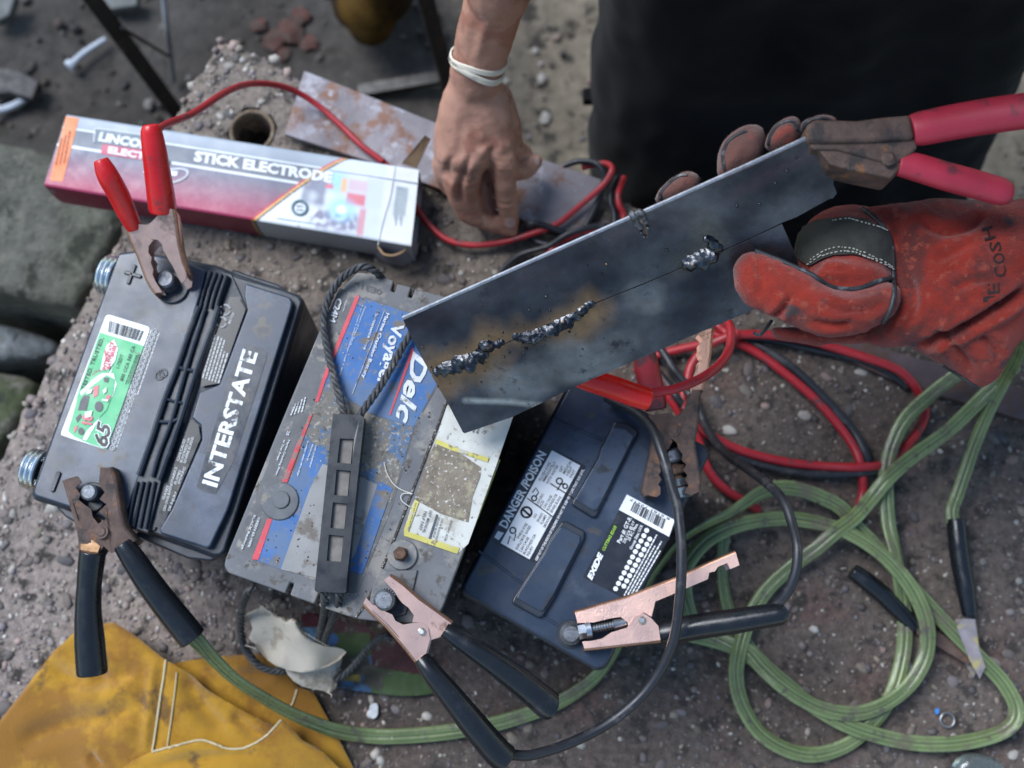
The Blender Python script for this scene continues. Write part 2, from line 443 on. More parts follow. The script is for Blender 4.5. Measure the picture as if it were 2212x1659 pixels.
def build_slab():
    vs, fs, d = fill(slab_xy, .0085); b = MB(); k = len(vs); pts = []; cs = []
    for (x, y), dd in zip(vs, d):
        h = slab_h(x, y) - .004 * max(0, 1 - dd / .012) if dd > 0 else -.005; r = math.hypot(x - HOLE.x, y - HOLE.y)
        c = slab_col(x, y)
        if r < HOLE_R: h = -.055 + .006 * noise.noise(Vector((x * 40, y * 40, 0))); c = (.055, .045, .038)
        pts.append((x, y, h)); cs.append(c)
    b.v = pts; b.f = fs; b.c = cs
    ring = [i for i in range(k) if d[i] < 1e-7]
    n = len(ring); lv = []
    for lev, (dz, o) in enumerate(((-.03, .004), (-.08, -.004), (-.16, .003), (GZ + .0 - .02, 0))):
        base = len(b.v)
        for i in ring:
            x, y = vs[i]; q = .008 * noise.noise(Vector((x * 40, y * 40, lev * 3.)))
            b.v.append((x + q + (o if x < 0 else 0), y + q, dz if lev < 3 else GZ - .02)); b.c.append((.17, .14, .115))
        lv.append(base)
    prev = ring
    for base in lv:
        cur = [base + i for i in range(n)]
        for i in range(n): b.f.append((prev[i], prev[(i + 1) % n], cur[(i + 1) % n], cur[i]))
        prev = cur
    return b
RS = resample(slab_xy, .0085)
MAT_SLAB = M('old aggregate concrete', attr=True, rough=.92, var=.4, vs=130, dirt=[((.045, .037, .033), .38, 45), ((.21, .18, .155), .24, 160)], bump=1.0, bs=420, bd=.0025)
slab = tag(build_slab().build('concrete_slab', MAT_SLAB, smooth=70), kind='structure')
# worn pipe mouth in the slab
MAT_RING = M('rusty mortar ring', (.17, .125, .085), .95, var=.35, vs=60, dirt=[((.32, .27, .2), .35, 90)], bump=1., bs=250, bd=.003)
m = MB(); rings = []
for i in range(40):
    a = 2 * math.pi * i / 40; rr = HOLE_R * (1.06 + .03 * noise.noise(Vector((math.cos(a) * 2, math.sin(a) * 2, 0)))); c0 = Vector((HOLE.x + rr * math.cos(a), HOLE.y + rr * math.sin(a), .0)); dr = Vector((math.cos(a), math.sin(a), 0))
    rings.append([c0 + dr * u * HOLE_R + Vector((0, 0, w)) for u, w in ((-.09, -.07), (-.08, .0005), (-.02, .0022), (.1, .0025), (.17, -.001), (.17, -.07))])
m.ring_loft(rings, closed=True); m.build('pipe_rim', MAT_RING, slab)

# stones set in the concrete
PAL = [(.16, .13, .12), (.12, .10, .095), (.21, .165, .15), (.10, .09, .092), (.28, .24, .20), (.24, .17, .15), (.36, .33, .29), (.20, .17, .17), (.14, .12, .13), (.22, .18, .14), (.46, .43, .39), (.17, .14, .12)]
MAT_PEB = M('river pebble', attr=True, rough=.62, var=.22, vs=160, bump=.35, bs=500, bd=.001)
slab_np = np.array(RS)
cand = []
VIEW = [P(*q, 0) for q in ((-40, -40), (2260, -40), (2260, 1700), (-40, 1700))]
vx0, vx1 = min(p.x for p in VIEW), max(p.x for p in VIEW); vy0, vy1 = min(p.y for p in VIEW), max(p.y for p in VIEW)
pts = np.stack([rng.uniform(vx0, vx1, 26000), rng.uniform(vy0, vy1, 26000)], 1)
pts = pts[inside(pts, RS)]; ed = edge_dist(pts, RS[::2])
# things that cover the slab: no stones needed under them
HIDE = [[P(*q, .0) for q in pg] for pg in (
    [(330, 640), (600, 720), (500, 1090), (220, 1010)], [(820, 720), (1060, 780), (900, 1200), (640, 1130)], [(1250, 950), (1440, 1040), (1260, 1330), (1090, 1220)], [(240, 320), (820, 410), (800, 460), (220, 370)])]
keep = np.ones(len(pts), bool)
for pg in HIDE: keep &= ~inside(pts, pg)
keep &= np.hypot(pts[:, 0] - HOLE.x, pts[:, 1] - HOLE.y) > HOLE_R * 1.25
pts, ed = pts[keep], ed[keep]
big = []; small = MB()
for (x, y), e in zip(pts, ed):
    left = x < -.12 and y < .22
    dens = .42 + .3 * noise.noise(Vector((x * 8, y * 8, 21))) + (.42 if left or e < .03 else 0) + (.15 if y > .22 else 0)
    if random.random() > dens: continue
    r = .0010 + .0019 * random.random() ** 1.5 + (.0055 * random.random() ** 2 if random.random() < .2 else 0)
    if e < .02 and x < 0: r *= 1.25
    if random.random() < .012: r += .003
    big.append((r, x, y, e))
big.sort(reverse=True)
rest = big[280:]; big = big[:280]
for r, x, y, e in rest:
    c = random.choice(PAL); kk = random.uniform(.55, 1.1) * (1.3 if x < -.12 else 1); c = lerp(c, slab_col(x, y), .12); c = tuple(v * kk for v in c)
    small.blob((x, y, slab_h(x, y) + r * .02 - (.004 if e < .008 else 0)), r * random.uniform(.8, 1.35), r * random.uniform(.65, 1.), r * random.uniform(.34, .5), random.random() * 6.3, .35, 1, c)
for _ in range(900):                              # broken pale edge of the slab, aggregate standing out
    i = random.randrange(len(RS)); x, y = RS[i]
    v = back((x, y, 0))
    if not (-80 < v[0] < 720 and 60 < v[1] < 1300): continue
    r = .0025 + .006 * random.random() ** 2; c = random.choice(((.34, .29, .24), (.25, .19, .17), (.42, .38, .33), (.19, .15, .14), (.30, .22, .19))); kk = random.uniform(.7, 1.1)
    small.blob((x + random.uniform(-.004, .012), y + random.uniform(-.008, .004), random.uniform(-.03, .001)), r, r * .8, r * .7, random.random() * 6, .35, 1, tuple(q * kk for q in c))
tag(small.build('pebble_aggregate', MAT_PEB, slab, smooth=180, fix=False), 'small embedded pebbles of the slab surface', kind='stuff')
protos = []
for k in range(14):
    b = MB(); c = tuple(v * .75 for v in PAL[k % len(PAL)]); b.blob((0, 0, 0), 1, .78, .5, 0, .34, 2, c); protos.append(b.mesh('pebble'))
    protos[-1].materials.append(MAT_PEB); protos[-1].shade_smooth()
for r, x, y, e in big:
    o = bpy.data.objects.new('pebble', random.choice(protos)); COL.objects.link(o); o.parent = slab
    o.location = (x, y, slab_h(x, y) - r * .06 - (.004 if e < .008 else 0)); o.scale = (r * random.uniform(.9, 1.3), r * random.uniform(.75, 1.1), r * random.uniform(.6, .85)); o.rotation_euler = (random.uniform(-.2, .2), random.uniform(-.2, .2), random.random() * 6.3)

# gravel on the lower ground
gr = MB()
for _ in range(1700):
    x, y = random.uniform(-.75, .95), random.uniform(.1, 1.15)
    if y < .05 + .0 and x > -.3: continue
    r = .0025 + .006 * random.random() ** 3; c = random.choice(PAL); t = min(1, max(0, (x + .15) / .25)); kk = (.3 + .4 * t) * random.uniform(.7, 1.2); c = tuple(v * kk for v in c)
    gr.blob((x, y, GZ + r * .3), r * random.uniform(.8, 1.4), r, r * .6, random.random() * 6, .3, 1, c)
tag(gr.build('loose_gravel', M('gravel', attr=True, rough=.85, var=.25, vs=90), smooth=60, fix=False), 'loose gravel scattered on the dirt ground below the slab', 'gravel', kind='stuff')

# mossy stone blocks at the left, below the slab
def rock(name, poly, z, depth, col, label, moss, wob=.006):
    p2 = smoothpoly(poly, 1); vs, fs, d = fill(p2, 14.); b = MB(); t = []; cs = []
    for (x, y), dd in zip(vs, d):
        q = P(x, y, z); h = .007 * noise.noise(q * 18) + .003 * noise.noise(q * 70) - .010 * max(0, 1 - dd / 9.) ** 2 + .003 * noise.noise(q * 7)
        t.append((q.x, q.y, z + h)); k = max(0, min(1, .5 + 1.2 * noise.noise(q * 13) + (.4 if dd < 30 else 0) * moss)); cs.append(lerp(col, (.075, .09, .04), k * moss))
    b.v = t; b.f = list(fs); b.c = cs; ring = [i for i in range(len(vs)) if d[i] < 1e-6]; k0 = len(b.v)
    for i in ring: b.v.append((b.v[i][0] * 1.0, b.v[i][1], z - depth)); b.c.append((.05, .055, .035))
    n = len(ring)
    for i in range(n): b.f.append((ring[i], ring[(i + 1) % n], k0 + (i + 1) % n, k0 + i))
    o = b.build(name, M('weathered stone', attr=True, rough=.95, var=.35, vs=60, dirt=[((.17, .16, .13), .36, 45), ((.04, .045, .03), .33, 25)], bump=1., bs=200, bd=.006), smooth=60)
    return tag(o, label, 'stone')
rock('stone_block', [(-220, 330), (-40, 300), (90, 318), (255, 420), (262, 470), (215, 560), (178, 640), (165, 662), (120, 655), (-40, 618), (-220, 590)], -.13, .29, (.135, .13, .112), 'large greenish grey stone block left of the electrode box', .3)
rock('stone_block', [(-220, 690), (-60, 690), (60, 712), (128, 742), (112, 764), (20, 778), (-220, 800)], -.24, .18, (.26, .28, .29), 'pale blue grey stone wedge between two mossy blocks', .05)
rock('stone_block', [(-220, 812), (-30, 800), (70, 815), (78, 850), (40, 905), (-40, 1000), (-220, 1050)], -.21, .21, (.07, .085, .055), 'dark mossy stone lowest at the left edge', .9)

# black steel stand beyond the slab, its legs in the dirt
MAT_BLK = M('black painted steel', (.018, .015, .014), .5, var=.3, vs=60, dirt=[((.06, .035, .025), .32, 60)], bump=.2)
def bar(m, a, b, w, t):
    a, b = Vector(a), Vector(b); ax = (b - a).normalized(); u = ax.cross(Vector((0, 0, 1))); u = u.normalized() if u.length > .1 else Vector((1, 0, 0)); v = u.cross(ax)
    c = [u * w + v * t, -u * w + v * t, -u * w - v * t, u * w - v * t]
    return m.add([a + q for q in c] + [b + q for q in c], [(0, 1, 2, 3), (7, 6, 5, 4)] + [(i, i + 4, (i + 1) % 4 + 4, (i + 1) % 4) for i in range(4)])
def barpart(name, a, b, w, t, par, mat=None): return bar(MB(), a, b, w, t).build(name, mat or MAT_BLK, par, bevel=.001)
b0 = P(395, 262, GZ + .012)
st = thing('steel_stand', 'black flat bar of a steel stand leaning behind the red cable clamp', 'stand', b0)
barpart('leg', b0, P(165, -50, -.12), .0105, .004, st); barpart('brace', P(262, 60, -.2), P(365, 122, -.36), .0025, .002, st)
b1 = P(972, 192, GZ + .02)
st2 = thing('metal_stand', 'black steel stand corner on the ground beside the bare forearm', 'stand', b1)
barpart('leg', b1, P(912, -30, -.2), .011, .004, st2); barpart('foot_bar', P(775, 198, GZ + .015), P(962, 166, GZ + .03), .009, .006, st2)
MAT_GALV = M('dull zinc', (.30, .31, .33), .45, .8, var=.25, vs=90, dirt=[((.12, .1, .09), .3, 60, .2)])
m = MB().tube([P(352, -20, -.30), P(360, 60, -.33), P(368, 120, -.37), P(375, 175, GZ + .01)], .0042, 8); tag(m.build('steel_rod', MAT_GALV), 'thin grey rod standing beside the black stand bar', 'rod')
# scraps
m = MB().tube([P(155, 138, GZ + .018), P(185, 112, GZ + .016), P(228, 84, GZ + .014)], [.005, .0042, .0035], 8); m.cyl(P(155, 138, GZ + .018), P(155, 138, GZ + .018) - P(185, 112, GZ + .016), .0085, .007, 8)
tag(m.build('bolt', M('pale plastic', (.48, .52, .58), .4, var=.2)), 'pale bolt lying in the dirt at upper left', 'bolt')
m = MB().tube([P(-12, 240, GZ + .012), P(25, 230, GZ + .013), P(57, 212, GZ + .012)], .0052, 8)
tag(m.build('cable_tie_scrap', M('pale plastic')), 'pale bent strip lying at the left edge', 'scrap')
MAT_DK = M('dark scrap', (.02, .018, .018), .6, var=.4, vs=50, dirt=[((.09, .06, .045), .3, 40)])
for poly, z, lab in (([(-30, 140), (40, 150), (85, 175), (70, 215), (20, 200), (-30, 205)], GZ + .03, 'dark scrap sheet beside the pale strip at left'), ([(-30, -10), (35, -12), (20, 32), (-5, 45), (-30, 40)], GZ + .035, 'grey offcut in the top left corner'),
                     ([(210, -15), (298, -15), (296, 12), (240, 20)], GZ + .03, 'grey offcut just right of the stand bar at the top edge')):
    tag(slab_part('metal_scrap', poly, z, .018, M('grey offcut', (.10, .105, .10), .7, var=.3) if 'grey' in lab else MAT_DK, None, .003), lab, 'scrap')
MAT_BRK = M('crumbled brick', (.075, .03, .024), .9, var=.4, vs=70, dirt=[((.07, .045, .035), .45, 60)], bump=.8)
BR = [(560, 55, .022), (592, 88, .03), (628, 66, .034), (668, 92, .024), (612, 118, .02), (648, 34, .026)]
BRL = ['rust red brick fragment leftmost of the pile behind the slab corner', 'rust red brick fragment touching the slab edge, second from the left', 'largest rust red brick fragment in the middle of the pile', 'rust red brick fragment rightmost of the pile', 'small brick fragment nearest the rusty plate', 'brick fragment farthest back at the top of the pile']
for k, (x, y, s) in enumerate(BR):
    b = MB(); c = P(x, y, GZ + s * .2); b.blob(c, s * .6, s * .5, s * .16, k * 1.1, .5, 2)
    tag(b.build('brick_fragment', MAT_BRK, smooth=25), BRL[k], 'brick fragment', 'brick fragments behind the slab')
# leather boot toe at the top edge
b = MB(); zb = GZ + .09
bt = [(P(800, -60, zb).xyz, .062), (P(800, 0, zb).xyz, .050), (P(800, 45, zb - .012).xyz, .036)]
b.chain(bt, .8); b.chain([(P(770, -60, zb), .05), (P(772, 10, zb - .02), .038)], .8); b.chain([(P(840, -80, zb + .08), .05), (P(835, -20, zb + .01), .045)], .9)
me = remesh(b, .006, 8)
tag(link('boot', me, M('mustard leather', (.075, .040, .006), .85, var=.35, vs=30, dirt=[((.025, .016, .010), .5, 18)], bump=.5, bs=200, spec=.2)), 'mustard brown leather boot toe at the top edge', 'boot')

# steel plates lying on the slab
MAT_RST = M('blue grey rusty steel', (.19, .17, .185), .55, .35, var=.25, vs=25, dirt=[((.17, .085, .055), .40, 22, .05), ((.30, .29, .32), .30, 40, .3)], bump=.35, bs=350, bd=.001)
tag(slab_part('steel_plate', [(657, 152), (760, 192), (950, 268), (1302, 388), (1288, 430), (1255, 520), (1120, 472), (960, 412), (800, 350), (614, 290)], .0135, .007, MAT_RST, None, .001), 'long blue grey rusty steel plate under the bare hand', 'plate')
tag(slab_part('steel_plate', [(1730, 700), (1800, 722), (1910, 752), (2330, 872), (2330, 945), (2165, 892), (1960, 834), (1865, 792), (1765, 742)], .012, .010,
    M('purple brown steel', (.115, .08, .085), .5, .3, var=.25, vs=30, dirt=[((.10, .05, .035), .4, 26, .05)], bump=.4), None, .0015), 'purple brown steel plate under the red glove cuff', 'plate')
# small litter on the slab
def chip(name, poly, mat, lab, cat, z=.004): return tag(MB().prism(PP(smoothpoly(poly, 2), z), .003).build(name, mat, None, bevel=.0006), lab, cat)
chip('paint_chip', R[1, 2]([(190, 1240), (235, 1235), (240, 1290), (232, 1330), (200, 1345), (170, 1320), (178, 1280)]), M('white paint flake', (.52, .53, .54), .6, var=.2, vs=200), 'white paint flake on the slab below the green patch of cloth', 'flake', .006)
chip('plastic_bit', R[2, 2]([(1635, 1275), (1668, 1270), (1665, 1310), (1640, 1315)]), M('blue plastic', (.05, .2, .5), .4, var=.1), 'tiny blue plastic bit beside the clear washer', 'plastic bit', .006)
c = P(*V1(R[2, 2], 1715, 1348), .005); tag(MB().torus(c, (0, 0, 1), .0066, .0012, 28, 8).build('washer', M('grey washer', (.2, .205, .21), .4, .6, var=.2)), 'small shiny ring washer on the slab at lower right', 'washer')
gm = bpy.data.materials.new('clear glass'); gm.use_nodes = True; g = gm.node_tree.nodes['Principled BSDF']; g.inputs['Transmission Weight'].default_value = .9; g.inputs['Roughness'].default_value = .12; g.inputs['Base Color'].default_value = (.75, .85, .82, 1)
m = MB().tube([P(*V1(R[2, 2], 1790, 1690), .011), P(*V1(R[2, 2], 1850, 1640), .011), P(*V1(R[2, 2], 1960, 1655), .011), P(*V1(R[2, 2], 2060, 1700), .011)], [.008, .011, .012, .009], 14); tag(m.build('glass_shard', gm), 'clear glass bottle neck piece at the bottom edge', 'glass')
# ================================================================ BATTERIES
MAT_CASE = M('black battery plastic', (.018, .024, .036), .36, var=.18, vs=30, dirt=[((.05, .052, .06), .28, 14)], bump=.12, bs=900, bd=.0006)
MAT_LID = M('dusty black lid', (.028, .042, .070), .30, var=.16, vs=22, dirt=[((.062, .083, .122), .42, 9), ((.12, .095, .06), .22, 30), ((.03, .035, .045), .3, 60)], bump=.12, bs=1100, bd=.0005)
MAT_LIDG = M('weathered grey lid', (.12, .122, .13), .62, var=.2, vs=26, dirt=[((.23, .215, .195), .40, 22), ((.07, .06, .05), .30, 90)], bump=.3, bs=900, bd=.0007)
MAT_LEAD = M('cast lead', (.15, .16, .18), .45, .75, var=.3, vs=160, dirt=[((.09, .09, .095), .36, 200, .5)], bump=.5, bs=900, bd=.0008)
MAT_ZINC = M('zinc plated steel', (.62, .66, .68), .22, .95, var=.15, vs=120, bump=.1)
MAT_PRW = M('white print', (.78, .80, .82), .5, var=.08, vs=300)
MAT_PRWD = M('dusty white print', (.52, .52, .51), .6, var=.2, vs=300)
MAT_PRK = M('black print', (.02, .02, .022), .5, var=.1)
MAT_PRG = M('grey print', (.22, .23, .25), .5, var=.1)
MAT_RUSTB = M('rusty bolt', (.13, .075, .05), .85, .2, var=.4, vs=300, bump=1., bs=900, bd=.001)
def printed(name, f, mat, parent):
    b = MB(); f(b); me = b.mesh(name); o = link(name, me, mat, parent)
    if name in ('warning_print', 'label_print', 'date_code_print', 'danger_small_print', 'label_small_print', 'sticker_print', 'barcode_bars'): o['kind'] = 'stuff'
    return o

# ---------------------------------------------------------------- interstate battery (left)
I1 = R[0, 1]
ZI = .176
bi = thing('car_battery', 'black car battery with green and white sticker, leftmost of three', 'battery', P(450, 900, 0), 'car batteries on the slab')
rim = I1([(765, -25), (880, -40), (1180, 15), (1400, 55), (1560, 120), (1850, 215), (1940, 250), (1972, 285), (1965, 330), (1560, 1640), (1470, 1925), (1440, 1955), (1390, 1960), (1230, 1900), (820, 1760), (215, 1580), (198, 1540), (210, 1500)])
base_top = PP(rim, ZI - .012); cx = sum((p for p in base_top), Vector()) / len(base_top)
bot = [Vector((cx.x + (p.x - cx.x) * .955, cx.y + (p.y - cx.y) * .955, .004)) for p in base_top]
MB().prism(base_top, bottom=bot).build('case', MAT_CASE, bi, bevel=.004)
# flange wings at the bottom and top ends
for w in ([(860, 1810), (1000, 1870), (1220, 1962), (1360, 1978), (1430, 1950), (1380, 1900), (900, 1780)], [(360, 1625), (420, 1690), (560, 1770), (640, 1780), (600, 1700), (400, 1620)], [(1500, 80), (1640, 130), (1800, 180), (1880, 240), (1700, 220), (1500, 150)]):
    slab_part('case_flange', I1(w), ZI - .018, .01, MAT_CASE, bi, .002)
slab_part('lid', I1([(765, -22), (880, -36), (1185, 20), (1400, 62), (1540, 132), (1850, 222), (1935, 258), (1960, 295), (1545, 1640), (1455, 1910), (1425, 1940), (1380, 1940), (1225, 1880), (820, 1740), (220, 1565), (208, 1535)]), ZI - .006, .010, MAT_CASE, bi, .003)
slab_part('terminal_deck', I1([(768, -15), (880, -30), (1182, 28), (1338, 95), (1300, 250), (1180, 640), (1000, 1150), (830, 1640), (780, 1715), (700, 1710), (225, 1555), (215, 1530), (230, 1480)]), ZI + .001, .009, MAT_LID, bi, .0025, seg=3)
slab_part('label_deck', I1([(1590, 175), (1880, 265), (1898, 300), (1890, 340), (1480, 1640), (1365, 1880), (1340, 1895), (1040, 1800), (1030, 1770), (1110, 1640), (1305, 1190), (1300, 1100), (1240, 1050), (1290, 880), (1420, 830), (1600, 350), (1580, 260)]), ZI + .002, .010, MAT_LID, bi, .003, seg=3)
slab_part('strap_channel', I1([(1340, 70), (1500, 120), (1600, 340), (1420, 840), (1300, 1190), (1000, 1780), (820, 1740), (1000, 1150)]), ZI - .0035, .004, MAT_CASE, bi, .0005)
# carrying strap with hollow cells
sp = bi
strap = slab_part('carrying_strap', I1([(1345, 85), (1490, 128), (1420, 330), (1270, 740), (1180, 1020), (1050, 1450), (960, 1800), (815, 1750), (880, 1450), (1060, 950), (1160, 680), (1290, 330)]), ZI + .0008, .004, MAT_CASE, sp, .0012)
m = MB()
def ridge(pts, r=.0026, dz=.0032): m.tube([P(x, y, ZI + dz) for x, y in I1(pts)], r, 8, 4)
ridge([(1290, 330), (1230, 480), (1160, 690), (1060, 950), (985, 1180), (900, 1420)]); ridge([(1420, 330), (1370, 480), (1270, 750), (1180, 1030), (1110, 1230), (1030, 1450)])
ridge([(1330, 345), (1300, 430), (1210, 720), (1110, 1070), (1040, 1250), (985, 1430)], .0021)
ridge([(1150, 715), (1200, 735), (1275, 745)], .0016); ridge([(1075, 925), (1125, 940), (1195, 955)], .0012); ridge([(1010, 1070), (1100, 1075), (1175, 1050)], .0016)
for k in range(4):
    ridge([(1368 + 34 * k, 98 + 10 * k), (1325 + 34 * k, 220 + 10 * k), (1295 + 36 * k, 340)], .0013, .003); ridge([(890 + 38 * k, 1460), (860 + 38 * k, 1590 + 6 * k), (828 + 38 * k, 1745 + 8 * k)], .0013, .003)
m.build('strap_ribs', MAT_CASE, strap)
# recessed warning plates
MAT_PIT = M('glossy black label', (.012, .013, .015), .25, var=.1, vs=50, dirt=[((.09, .075, .06), .25, 60)])
flat('warning_label', I1([(1490, 265), (1545, 262), (1592, 345), (1420, 825), (1300, 845), (1310, 760), (1440, 400)]), ZI + .0006, MAT_PIT, bi)
flat('warning_label', I1([(1235, 1060), (1285, 1095), (1300, 1180), (1105, 1640), (1040, 1770), (1000, 1750), (1100, 1440), (1190, 1180)]), ZI + .0006, MAT_PIT, bi)
def warn(b):
    for k in range(6):
        o = 22 * k; p0, p1 = I1([(1318 + o * .93, 800 + o * .3 - 8), (1405 + o * .93, 500 + o * .4)]); p1 = lerp(p0, p1, .95 if k < 4 else .7); dashes(b, p0, p1, 3.2, ZI + .0012, seed=k)
    for s_, a, e in (('GASES', (1065, 1580), (1098, 1490)), ('CAN CAUSE BLINDNESS', (1070, 1655), (1125, 1460)), ('OR INJURY', (1100, 1655), (1150, 1530)), ('SPARKS', (1118, 1480), (1150, 1370)), ('FLAMES', (1142, 1480), (1176, 1390)), ('SMOKING', (1165, 1480), (1205, 1370)), ('CAN CAUSE', (1160, 1330), (1205, 1190)), ('BLINDNESS OR', (1180, 1340), (1235, 1180)), ('SEVERE BURNS', (1203, 1345), (1258, 1175))):
        p = I1([a, e]); txt(b, s_, p[0], p[1], 5.5, ZI + .0012, .02)
    for cxx, cyy in ((1460, 350), (1435, 430)):
        for a in range(3):
            t0 = a * 2.09 + .3; q = [(cxx + 34 * math.cos(t0 + u), cyy + 34 * math.sin(t0 + u)) for u in (0, .75, 1.5)]; b.tube([P(x, y, ZI + .0012) for x, y in I1(q)], .0008, 4, 2)
    p = I1([(1492, 440), (1520, 370)]); txt(b, 'RECYCLE', p[0], p[1], 5, ZI + .0012, .02)
printed('warning_print', warn, MAT_PRWD, bi)
# big name along the right deck
flat('name_strip', I1(smoothpoly([(1550, 560), (1735, 600), (1725, 680), (1440, 1555), (1268, 1515), (1290, 1440)], 1)), ZI + .0024, M('name strip', (.045, .05, .062), .22, var=.1, vs=40, dirt=[((.10, .085, .07), .22, 60)]), bi)
p = I1([(1402, 1500), (1668, 628)]); printed('name_lettering', lambda b: txt(b, 'INTERSTATE', p[0], p[1], 33, ZI + .0028, .03, .0), M('chipped white print', (.80, .83, .86), .5, var=.06, dirt=[((.05, .045, .04), .30, 75), ((.2, .17, .13), .22, 90)]), bi)
# sticker
ST_Q = I1([(690, 375), (975, 462), (690, 1255), (390, 1160)])
def rr_poly(q, r, n=5):
    out = []
    for k in range(4):
        a, b, c = np.array(q[k - 1]), np.array(q[k]), np.array(q[(k + 1) % 4]); u = (a - b) / np.linalg.norm(a - b); v = (c - b) / np.linalg.norm(c - b)
        for i in range(n + 1):
            t = i / n; out.append(tuple((b + u * r) * (1 - t) ** 2 + 2 * b * t * (1 - t) + (b + v * r) * t * t))
    return out
stk = flat('sticker', rr_poly(ST_Q, 9), ZI + .0015, M('white sticker', (.74, .78, .78), .35, var=.06), bi)
ZS = ZI + .0019
flat('green_panel', I1([(648, 495), (932, 582), (690, 1252), (600, 1222), (530, 1195), (700, 820), (735, 700), (690, 780), (480, 1050), (430, 1110), (445, 1060)]), ZS, M('green print', (.05, .42, .17), .38, var=.06, dirt=[((.12, .1, .06), .2, 120)]), stk)
flat('white_swoosh', I1([(520, 880), (600, 800), (660, 760), (735, 760), (755, 830), (735, 900), (560, 1195), (395, 1160), (430, 1060)]), ZS + .0003, M('white sticker'), stk)
flat('green_panel', I1([(512, 880), (525, 905), (600, 840), (690, 770), (745, 800), (735, 880), (690, 1000), (560, 1130), (530, 1190), (480, 1170), (440, 1135), (470, 1040)]), ZS + .0006, M('green print'), stk)
def car(b):
    for cxx, cyy, r in ((640, 975, 34), (525, 1135, 24)): b.add([P(x, y, ZS + .0012) for x, y in I1([(cxx + r * .8 * math.cos(t / 16 * 6.283), cyy + r * math.sin(t / 16 * 6.283)) for t in range(16)])], [tuple(range(16))])
    for q in ([(545, 900), (580, 905), (560, 1000), (505, 1000), (520, 940)], [(490, 1050), (520, 1020), (530, 1040), (500, 1080)], [(670, 785), (705, 790), (700, 820), (675, 815)]): b.add(PP(I1(q), ZS + .001), [tuple(range(len(q)))])
printed('car_picture', car, M('dark car print', (.03, .035, .05), .4, var=.1), stk)
def car2(b):
    p = I1([(590, 1095), (600, 1035)]); txt(b, '18', p[0], p[1], 22, ZS + .0014, .05)
    for q in ([(605, 850), (640, 835), (635, 900), (605, 920)], [(480, 1110), (505, 1095), (500, 1120), (478, 1150)], [(690, 900), (720, 905), (705, 930), (685, 930)]): b.add(PP(I1(q), ZS + .001), [tuple(range(len(q)))])
printed('car_markings', car2, M('pink red print', (.60, .12, .16), .4, var=.1), stk)
def car3(b):
    for q in ([(550, 1010), (600, 1000), (590, 1040), (550, 1050)], [(665, 870), (690, 850), (690, 880), (670, 895)], [(660, 925), (705, 930), (695, 945), (660, 938)], [(560, 870), (600, 860), (590, 890), (560, 895)]): b.add(PP(I1(q), ZS + .0016), [tuple(range(len(q)))])
printed('car_highlights', car3, M('pale print', (.62, .68, .6), .4, var=.1), stk)
def logo(b): b.add(PP(I1([(690, 580), (740, 540), (765, 600), (745, 680), (705, 735), (650, 740), (665, 660)]), ZS + .0005), [tuple(range(7))])
printed('maker_logo', logo, M('white sticker'), stk)
def logo2(b):
    p = I1([(680, 740), (735, 560)]); txt(b, 'INTERSTATE', p[0], p[1], 7, ZS + .0009, .05); p = I1([(708, 735), (755, 580)]); txt(b, 'BATTERIES', p[0], p[1], 7, ZS + .0009, .05)
    b.add(PP(I1([(680, 600), (690, 630), (682, 660), (676, 625)]), ZS + .0009), [(0, 1, 2, 3)])
printed('logo_lettering', logo2, M('logo red', (.55, .07, .09), .4, var=.1), stk)
def stext(b):
    for s_, a, e, h in (('TESTED. TRUSTED.', (545, 868), (672, 532), 8), ('1-75DT', (770, 730), (800, 640), 7), ('800 CCA 580 CA', (795, 812), (876, 585), 7)):
        p = I1([a, e]); txt(b, s_, p[0], p[1], h, ZS + .0006, .03 if h > 20 else .012, .25 if h > 20 else 0)
    for k in range(3):
        p = I1([(815 + 16 * k, 830 - 4 * k), (905 + 10 * k, 590)]); p[1] = lerp(p[0], p[1], .8); dashes(b, p[0], p[1], 1.6, ZS + .0006, seed=40 + k)
    q = I1([(700, 415), (945, 490), (915, 555), (690, 490)]); barcode(b, q, ZS + .0002, seed=5)
printed('sticker_print', stext, MAT_PRK, stk)
printed('number_lettering', lambda b: txt(b, '65', *I1([(690, 1240), (722, 1085)]), 31, ZS + .0008, .03, .25), MAT_PRK, stk)
printed('number_outline', lambda b: txt(b, '65', *I1([(693, 1246), (725, 1080)]), 33.5, ZS + .0006, .07, .25), M('white sticker'), stk)
def codes(b):
    for k in range(21):
        c = lerp((1004, 492), (732, 1242), k / 20); pts = I1([(c[0] + 16 * math.cos(t), c[1] + 16 * math.sin(t)) for t in [i * .785 for i in range(9)]])
        b.tube([P(x, y, ZI + .0013) for x, y in pts], .0007, 4, 1); q = I1([(c[0] - 4, c[1] - 5), (c[0] + 4, c[1] - 5), (c[0] + 4, c[1] + 5), (c[0] - 4, c[1] + 5)]); b.add(PP(q, ZI + .0013), [(0, 1, 2, 3)])
    for a, e, sd in (((830, 905), (985, 480), 1), ((895, 900), (1035, 500), 2), ((760, 1240), (890, 870), 3)): p = I1([a, e]); dashes(b, p[0], p[1], 3., ZI + .0013, seed=sd)
printed('date_code_print', codes, MAT_PRWD, bi)
